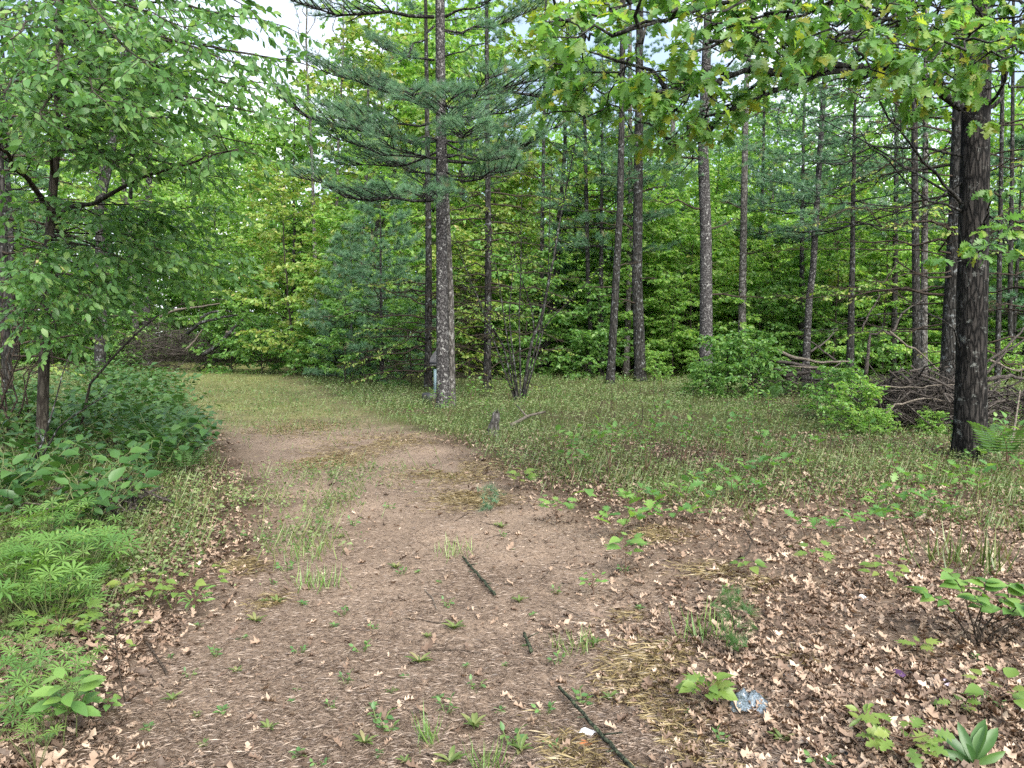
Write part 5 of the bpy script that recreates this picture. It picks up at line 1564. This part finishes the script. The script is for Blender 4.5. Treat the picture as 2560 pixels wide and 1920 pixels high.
def put(pr, loc, sc=1.0, rz=None, label=None, group=None):
    rz = rng.random() * 6.283 if rz is None else rz
    if not pr[2]:
        pr[2] = True
        o = pr[0]; o.location = [float(c) for c in loc]; o.rotation_euler = (0, 0, rz); o.scale = (sc,) * 3
        return o
    return dup(pr[0], pr[1], loc, rz, sc, label, group)

k = 0
for i in range(40):
    px = 0 + 108 * ((i * 0.618034 + .1) % 1); py = 560 + 84 * ((i * 0.7548777) % 1)
    if px > 60 + (660 - py) * 0.9: continue
    w = 'upper' if py < 605 else 'lower'
    put(LUP[k % 3], gpos(px - 4, py), 0.75 + 0.5 * rng.random(), None, 'star leaved plant in the %s half of the patch left of the path' % w, '%s lupine plants' % w); k += 1
for i in range(15):
    px = 108 * ((i * 0.618034 + .3) % 1) - 6; py = 668 + 110 * ((i * 0.7548777 + .2) % 1)
    if px > 95 - (py - 668) * 0.3: continue
    put(LUP[k % 3], gpos(px, py), 0.5 + 0.3 * rng.random(), None, 'small star leaved plant near the milkweed stalks at bottom left', 'small lupine plants in the corner'); k += 1
k = 0
for i in range(40):
    px = -10 + 175 * ((i * 0.618034 + .5) % 1); py = 478 + 75 * ((i * 0.7548777 + .1) % 1)
    if px > 190 - (py - 478) * 1.0: continue
    if 75 < px < 150 and 480 < py < 520 and i % 3: continue
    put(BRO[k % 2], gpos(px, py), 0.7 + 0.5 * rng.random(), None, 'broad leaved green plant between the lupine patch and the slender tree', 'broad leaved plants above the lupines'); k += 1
for i in range(64):
    px = -20 + 215 * ((i * 0.618034 + .7) % 1); py = 398 + 80 * ((i * 0.7548777 + .4) % 1)
    edge = 165 + (py - 398) * 0.55
    if px > edge: continue
    w = 'around the foot of the slender tree' if px < 95 else 'along the path side of the left undergrowth'
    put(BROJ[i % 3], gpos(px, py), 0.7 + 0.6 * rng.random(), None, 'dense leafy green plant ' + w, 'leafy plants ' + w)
k = 0
for px, py in ((150, 448), (172, 452), (186, 458), (140, 470), (160, 470), (178, 440), (120, 455), (186, 482), (150, 430), (168, 424), (1000, 470), (780, 400), (798, 398), (770, 404), (180, 425)):
    lab = None
    if px > 700: lab = 'fern with arching fronds at the foot of the right brush pile' if px < 900 else 'fern in the ground cover in front of the oak'
    o = put(FER[k % 2], gpos(px, py), 0.8 + 0.4 * rng.random(), None, lab, 'ferns by the brush pile' if lab and px < 900 else ('ferns by the oak' if lab else None)); k += 1
for i in range(40):
    px = 160 + 30 * rng.random() - 90 * rng.random(); D = 13 + 14 * rng.random()
    put(BROJ[i % 3], gat(px, D), 0.8 + 0.8 * rng.random(), None, 'bushy leafy plant left of the lane, in front of the left brush pile', 'leafy plants left of the lane')
# mid clearing: taller weeds dotted about
WEED = [plant('tall_weed', 'slim upright weed standing above the ground cover of the clearing', 'weed', (0, 0, 0), *branching(3, 0.5, 0.14, 8, 0.065, 0.1), T_B, 'leaf_mid', 'twig_red', group='upright weeds in the clearing', joined=True) for _ in range(3)]
for i in range(60):
    px = 340 + 680 * ((i * 0.618034) % 1); py = 392 + 95 * ((i * 0.7548777) % 1) ** 1.3
    if px < 560 and py > 425: continue
    put(WEED[i % 3], gpos(px, py), 0.6 + 0.9 * rng.random())
SEED = [plant('oak_seedling', 'small seedling with a few broad lobed leaves in the ground cover', 'seedling', (0, 0, 0), *branching(2, 0.22, 0.10, 4, 0.12, 0.1), T_OAK, 'leaf_mid', 'twig_red', group='lobed leaf seedlings in the clearing', joined=True) for _ in range(2)]
for i in range(44):
    px = 560 + 460 * ((i * 0.618034 + .2) % 1); py = 440 + 110 * ((i * 0.7548777) % 1)
    if px < 600 and py > 500: continue
    put(SEED[i % 2], gpos(px, py), 0.7 + 0.5 * rng.random())
# thin bare saplings
for i, (px, py, h) in enumerate(((600, 418, .9), (612, 422, 1.0), (638, 428, 1.2), (655, 415, 1.0), (662, 418, .8), (688, 440, .7), (730, 430, .6), (366, 400, .8), (384, 404, .9), (352, 396, .8), (668, 470, .5), (760, 440, .6), (540, 430, .6), (625, 405, 1.4))):
    b = gpos(px, py); g = Geo()
    bare_branch(b - (0, 0, .03), b + np.array([rng.normal() * .08, rng.normal() * .08, h]), g, 0.007, 7, 0.3, 0, 4, 1)
    o = part('bare_sapling', local(g, b).mesh('bare_sapling', M['twig']), None, b)
    tag(o, 'thin bare brown sapling stem standing in the ground cover', 'sapling', 'thin bare saplings in the clearing')

# ------------------------------------------------------------------ plants one can point to in the foreground
def seedling(label, px, py, h, n, ln, tms, mat, up=0.5, name='seedling', lean=(0, 0), stem='twig_red', spread=0.03, cat='seedling', face=0.4):
    st, lv = [], []
    top = np.array([lean[0], lean[1], h])
    pts = curve(np.array([0, 0, -0.02]), top, 0.0, 5, 0.03)
    st.append((pts, 0.0035, 0.002))
    n = int(n * 1.6); ln *= 0.84; spread *= 0.85
    for i in range(n):
        a = i * 2.399 + rng.random() * .4
        q, _ = along(pts, 0.55 + 0.45 * (i + 1) / n)
        pe = q + np.array([math.cos(a), math.sin(a), up]) * spread * (0.6 + .8 * rng.random())
        st.append(([q, pe], 0.002, 0.0015))
        lv.append((pe, nrm(np.array([math.cos(a), math.sin(a), up * (rng.random() * 1.2 - .3)])), nrm(np.array([rng.normal() * .25, -face + rng.normal() * .2, 1])), ln * (0.7 + .5 * rng.random())))
    return plant(name, label, cat, gpos(px, py), st, lv, tms, mat, stem)
TM = [T_MAPLE]
seedling('bright green lobed plant right beside the crumpled clear bag', 706, 702, 0.11, 15, 0.095, [T_MAPLE, T_ROUND], 'leaf_fresh', 0.8, spread=0.06)
seedling('yellow green oak seedling at the bottom edge right of centre', 902, 760, 0.10, 12, 0.10, T_OAK, 'leaf_fresh', 0.4, spread=0.09)
seedling('young maple plant at the right bottom among dry leaves', 1000, 720, 0.15, 8, 0.10, [T_ROUND, T_MAPLE], 'leaf_fresh', 0.6, spread=0.08)
seedling('small bright leafy sprout on dry leaves at the lower right', 864, 728, 0.06, 7, 0.065, [T_LONG, T_OV], 'leaf_fresh', 1.0, spread=0.03)
seedling('tiny yellow lobed seedling between dry leaves right of the pink wrapper', 956, 712, 0.06, 4, 0.08, T_OAK, 'leaf_fresh', 0.3, spread=0.03)
seedling('pale green little seedling on the dry leaves above the pink wrapper', 917, 656, 0.07, 4, 0.09, TM, 'leaf_fresh', 0.3, spread=0.04)
seedling('broad leaved seedling on a thin stem in the dry leaves at right', 884, 598, 0.20, 9, 0.09, [T_ROUND, T_OV], 'leaf_fresh', 0.2, spread=0.08)
seedling('small pale maple seedling in the right leaf litter below the ground cover', 812, 580, 0.20, 6, 0.12, TM, 'leaf_fresh', 0.2, spread=0.08)
seedling('little yellow tipped seedling beside the golden needles right of the path', 748, 580, 0.10, 5, 0.09, [T_ROUND], 'leaf_fresh', 0.2, spread=0.06)
seedling('upright broad leaved green plant at the right edge of the path', 625, 572, 0.24, 9, 0.12, [T_ROUND, T_MAPLE], 'leaf_lupine', 0.5, spread=0.06)
seedling('small feathery weed left below the upright broad leaved plant', 593, 590, 0.11, 10, 0.05, [T_OV], 'leaf_mid', 0.8, spread=0.05)
seedling('fresh maple seedling on the shaded bank at the bend of the path', 520, 488, 0.22, 9, 0.14, TM, 'leaf_fresh', 0.4, spread=0.08)
seedling('maple seedling at the edge of the ground cover right of the bend', 556, 520, 0.22, 10, 0.12, TM, 'leaf_lupine', 0.3, spread=0.10)
seedling('single round leaf on a stem in the ground cover right of the bend', 587, 510, 0.20, 2, 0.16, [T_ROUND], 'leaf_lupine', 0.4)
seedling('bright maple seedling below the lupines at the left', 60, 642, 0.12, 13, 0.12, TM, 'leaf_fresh', 0.5, spread=0.13)
seedling('tall thin stemmed sapling with small pale leaves left of the path', 126, 698, 0.40, 16, 0.045, [T_OV], 'leaf_fresh', 0.5, name='thin_sapling', lean=(-0.06, 0.03), spread=0.10, cat='sapling', stem='twig')
seedling('clump of small yellow green leaves at the left edge of the path', 150, 596, 0.10, 10, 0.08, [T_ROUND], 'leaf_fresh', 0.4, spread=0.16)
seedling('low clump of round green leaves on the left verge of the path', 182, 592, 0.09, 12, 0.08, [T_ROUND, T_MAPLE], 'leaf_fresh', 0.3, spread=0.2)
seedling('green sprig with narrow leaves on the left verge', 195, 606, 0.10, 12, 0.07, [T_LONG], 'leaf_lupine', 0.7, spread=0.06)
seedling('milkweed like stalk with large oval leaves at the lower left', 64, 752, 0.26, 12, 0.10, [T_OV, T_OV2], 'leaf_lupine', 0.6, name='milkweed', stem='twig_green', spread=0.04, cat='plant', lean=(0.02, 0))
seedling('oval leaved stalk right of the milkweed like plant at the lower left', 78, 742, 0.16, 9, 0.085, [T_OV], 'leaf_lupine', 0.9, name='milkweed', stem='twig_green', spread=0.03, cat='plant')
seedling('small leafy sprout at the bottom left edge of the path', 108, 716, 0.08, 5, 0.07, [T_ROUND], 'leaf_lupine', 0.4)
seedling('pale green weed at the bottom left corner', 18, 735, 0.14, 9, 0.09, [T_LONG], 'leaf_fresh', 0.7, spread=0.05)
st, lv = [([[0, 0, -0.02], [0, 0, 0.03]], 0.006, 0.005)], []
for a, u_, l in ((0.3, 1.3, .17), (1.0, 1.9, .17), (1.9, 1.9, .14), (2.6, 1.1, .16), (3.4, 0.5, .13), (4.4, 0.9, .11), (5.6, 0.5, .12), (0.7, 2.4, .15)):
    lv.append((np.array([0, 0, .02]), nrm(np.array([math.cos(a), math.sin(a) * .7, u_])), nrm(np.array([math.cos(a + 2.6), math.sin(a) - 1.4, .5])), l))
plant('dock_plant', 'dark green dock with long upright leaves at the bottom right corner', 'plant', gpos(973, 762), st, lv, [T_LONG], 'leaf_under')
st, lv = rosette(7, 0.02, 0.17, 1.2)
plant('dock_plant', 'small plant with long upright leaves between lupines and path', 'plant', gpos(112, 574), st, lv, [T_LONG], 'leaf_lupine')
# low spreading shrub at the right edge
bs = gpos(980, 648)
st, lv = [], []
for tx, ty, tz in ((-0.28, 0.05, .28), (-0.12, 0.1, .36), (0.05, 0.05, .33), (0.25, 0.1, .30), (0.45, 0.0, .28), (0.6, .1, .3), (0.15, -.15, .27), (-0.1, -.1, .30), (0.38, -.12, .24)):
    e = np.array([tx, ty, tz]); pts = curve(np.array([0, 0, -.02]), e, 0.06, 7, .03); st.append((pts, 0.006, 0.002))
    for j in range(8):
        q, d = along(pts, 0.5 + 0.5 * (j + .7) / 8)
        h = nrm(np.cross(d, [0, 0, 1])) * (1 if j % 2 else -1)
        lv.append((q, nrm(h + d * .6 + np.array([0, 0, -.1])), nrm(np.array([rng.normal() * .2, -.3 + rng.normal() * .2, 1])), 0.085 * (.7 + .6 * rng.random())))
plant('spreading_shrub', 'low shrub spreading flat round leaves at the right edge above dark debris', 'shrub', bs, st, lv, [T_ROUND], 'leaf_lupine', 'twig')
# seedling pine and weeds right of the path
bs = gpos(655, 656) if False else gpos(733, 655)
o = thing('pine_seedling', 'feathery little pine seedling on the bare ground above the clear bag', 'seedling', bs)
g = Geo(); g.tube(np.array([[0, 0, -.02], [0.01, 0, .12], [-0.02, 0, .3]]), [.004, .003, .002], 5, .5); part('stem', g.mesh('stem', M['twig']), o)
pp = np.array([[rng.normal() * .05, rng.normal() * .05, .05 + .27 * rng.random()] for _ in range(34)])
V, F, r = place(TUFT_NEAR, pp, nrm(np.array([[rng.normal(), rng.normal(), .7] for _ in range(34)])), nrm(rng.normal(size=(34, 3))), 0.085)
part('needles', mesh_np('needles', V, F, M['fern'], {'rnd': r}), o, kind='stuff')
bs = gpos(490, 508)
o = thing('pine_seedling', 'little grey green pine seedling on the right half of the path bend', 'seedling', bs)
g = Geo(); g.tube(np.array([[0, 0, -.02], [0.01, 0, .12], [-0.02, 0, .2]]), [.004, .003, .002], 5, .5); part('stem', g.mesh('stem', M['twig']), o)
pp = np.array([[rng.normal() * .06, rng.normal() * .06, .02 + .22 * rng.random()] for _ in range(26)])
V, F, r = place(TUFT_NEAR, pp, nrm(np.array([[rng.normal(), rng.normal(), .7] for _ in range(26)])), nrm(rng.normal(size=(26, 3))), 0.09)
part('needles', mesh_np('needles', V, F, M['needle'], {'rnd': r}), o, kind='stuff')

# grass tufts
def tuft(label, px, py, n, h, mat='grass_green', sp=0.03):
    b = gpos(px, py); P = np.array([[rng.normal() * sp, rng.normal() * sp, -0.005] for _ in range(n)])
    a = rng.random(n) * 6.283
    V, F, r = place(T_BLADE2, P, np.stack([np.cos(a) * .7, np.sin(a) * .7, np.ones(n)], 1), np.stack([-np.cos(a), -np.sin(a), np.ones(n) * .5], 1), h * (.5 + .7 * rng.random(n)))
    o = part('grass_tuft', mesh_np('grass_tuft', V, F, M[mat], {'rnd': r}), None, b)
    tag(o, label, 'grass tuft')
tuft('bright tuft of grass blades low on the path left of centre', 430, 733, 34, 0.13)
tuft('grass tuft at the bottom edge of the path', 485, 762, 40, 0.13)
tuft('grassy clump in the middle of the path beside curled leaves', 575, 640, 60, 0.11, sp=0.07)
tuft('thin grey green grass clump left of centre on the path', 318, 575, 70, 0.16, 'grass_green', 0.08)
tuft('grass clump on the path below the bend', 305, 548, 60, 0.14, 'grass_green', 0.10)
tuft('grass clump on the path at the short dark stick', 455, 548, 50, 0.12, 'grass_green', 0.10)
tuft('pale grass clump below the feathery pine seedling', 706, 632, 60, 0.16, 'grass_green', 0.08)
tuft('yellow green grass clump in the shade by the right verge', 960, 570, 90, 0.30, 'grass', 0.15)
tuft('upright thin grass at the left verge beside the white scrap', 118, 570, 40, 0.2, 'grass', 0.05)

# little weeds of the bare path
WPOS = [(372, 700), (380, 712), (392, 688), (405, 668), (362, 640), (418, 655), (440, 690), (448, 700), (365, 735), (378, 745), (346, 672), (402, 752), (500, 700), (512, 738), (524, 742), (505, 655), (548, 700), (470, 720), (330, 612), (372, 618), (395, 560), (416, 562),
        (448, 600), (455, 622), (468, 655), (475, 682), (520, 596), (535, 605), (556, 588), (500, 520), (512, 545), (350, 520), (340, 535), (365, 500), (390, 505), (318, 520), (300, 590), (275, 575), (255, 610), (242, 626), (218, 640), (232, 660), (200, 620), (185, 668), (172, 690), (225, 700), (300, 640),
        (268, 720), (300, 745), (320, 760), (205, 740), (150, 720), (560, 655), (600, 640), (640, 600), (580, 690), (610, 690), (545, 735), (555, 742), (450, 760), (290, 690), (330, 700), (425, 625), (440, 575), (285, 560), (262, 590), (690, 700), (720, 730), (760, 690), (800, 740), (820, 760)]
WM = [plant('path_weed', 'tiny green weed growing on the bare path', 'weed', (0, 0, 0), *rosette(5, 0.01, 0.036, 0.5), [T_OV], 'leaf_elm', group='tiny weeds dotted on the bare path', joined=True),
      plant('path_weed', 'tiny green weed growing on the bare path', 'weed', (0, 0, 0), *branching(3, 0.05, 0.045, 4, 0.028), [T_OV], 'leaf_elm', group='tiny weeds dotted on the bare path', joined=True),
      plant('path_weed', 'tiny green weed growing on the bare path', 'weed', (0, 0, 0), *rosette(10, 0.01, 0.055, 0.9), [T_LONG], 'grass', group='tiny weeds dotted on the bare path', joined=True)]
for i, (px, py) in enumerate(WPOS):
    put(WM[i % 3], gpos(px + rng.normal() * 2, py + rng.normal() * 2), 0.65 + 0.7 * rng.random())
for i in range(26):
    x, y = scatter(120, -4, 5, 3.0, 9, lambda x, y: 0.8 * path_mask(x, y) + .2, 1.2)
    put(WM[i % 3], (x[0], y[0], float(zsurf(x[:1], y[:1])[0])), 0.6 + 0.6 * rng.random())

# ------------------------------------------------------------------ rubbish lying about
def crumple(name, label, cat, px, py, w, d, h, mat, n=9, sd=0):
    b = gpos(px, py)
    r_ = np.random.default_rng(sd + 5)
    X, Y = np.meshgrid(np.linspace(-.5, .5, n), np.linspace(-.5, .5, n), indexing='ij')
    Z = h * (0.25 + 0.9 * r_.random((n, n))) * np.clip(1.25 - 2.0 * np.hypot(X, Y), 0.05, 1)
    V = np.stack([(X + r_.normal(size=X.shape) * .03) * w, (Y + r_.normal(size=X.shape) * .03) * d, Z + 0.008], -1).reshape(-1, 3)
    i = np.arange(n * n).reshape(n, n)
    F = np.stack([i[:-1, :-1], i[1:, :-1], i[1:, 1:], i[:-1, 1:]], -1).reshape(-1, 4)
    me = mesh_np(name, V, np.concatenate([F[:, [0, 1, 2]], F[:, [0, 2, 3]]]), M[mat])
    o = part(name, me, None, b, rot=(0, 0, sd * 1.3))
    return tag(o, label, cat)
m, t, out = nodes('clear plastic film')
p = t.nodes.new('ShaderNodeBsdfPrincipled'); p.inputs['Base Color'].default_value = (0.50, 0.58, 0.68, 1); p.inputs['Roughness'].default_value = 0.22; p.inputs['Specular IOR Level'].default_value = 0.8
no = t.nodes.new('ShaderNodeTexNoise'); no.inputs['Scale'].default_value = 25; rp = ramp(t, [(0.40, (0.04, 0.05, 0.05)), (0.62, (0.17, 0.215, 0.26))])
t.links.new(no.outputs['Fac'], rp.inputs[0]); t.links.new(rp.outputs[0], p.inputs['Base Color']); t.links.new(p.outputs[0], out.inputs['Surface'])
M['film'] = m
M['paper'] = plain_mat('white paper', (0.62, 0.62, 0.64), (0.75, 0.75, 0.76), 30, 0.6)
M['pink'] = plain_mat('pink wrapper', (0.40, 0.30, 0.42), (0.72, 0.64, 0.70), 40, 0.4, 0.5)
M['purple'] = plain_mat('purple wrapper', (0.05, 0.02, 0.06), (0.10, 0.05, 0.12), 40, 0.4, 0.4)
M['orange'] = plain_mat('orange leaf', (0.42, 0.13, 0.05), (0.5, 0.2, 0.08), 40, 0.5, 0.4)
crumple('plastic_bag', 'crumpled clear bluish plastic bag on the ground right of the bright green plant', 'plastic bag', 750, 698, 0.15, 0.17, 0.075, 'film', 12, 1)
crumple('paper_scrap', 'white paper scrap under the long mossy stick', 'litter', 587, 722, 0.06, 0.05, 0.02, 'paper', 5, 2)
crumple('candy_wrapper', 'pink and white torn wrapper on dry leaves at right', 'litter', 945, 684, 0.065, 0.05, 0.03, 'pink', 5, 3)
crumple('dark_scrap', 'dark purple scrap on dry leaves left of the pink wrapper', 'litter', 899, 675, 0.07, 0.04, 0.02, 'purple', 5, 4)
crumple('paper_scrap', 'small white scrap by the narrow leaved plant at the left verge', 'litter', 122, 568, 0.10, 0.07, 0.03, 'paper', 5, 5)
crumple('paper_scrap', 'small white scrap on dry leaves right of the broad leaved seedling', 'litter', 862, 604, 0.07, 0.06, 0.03, 'paper', 5, 6)
crumple('paper_scrap', 'tiny bluish scrap in the lower right leaf litter', 'litter', 845, 750, 0.035, 0.035, 0.02, 'film', 4, 7)
crumple('paper_scrap', 'tiny blue grey scrap right of the plastic bag on duff', 'litter', 787, 678, 0.04, 0.035, 0.02, 'film', 4, 8)
crumple('orange_leaf', 'single orange red leaf on golden needles left of the mossy stick', 'fallen leaf', 584, 735, 0.05, 0.045, 0.012, 'orange', 4, 9)

# ------------------------------------------------------------------ tidy up: prototypes never put anywhere
for pr in list(protos.values()) + LUP + BRO + BROJ + FER + WEED + SEED + WM:
    if not pr[2]:
        for c in pr[1]: bpy.data.objects.remove(c)
        bpy.data.objects.remove(pr[0])
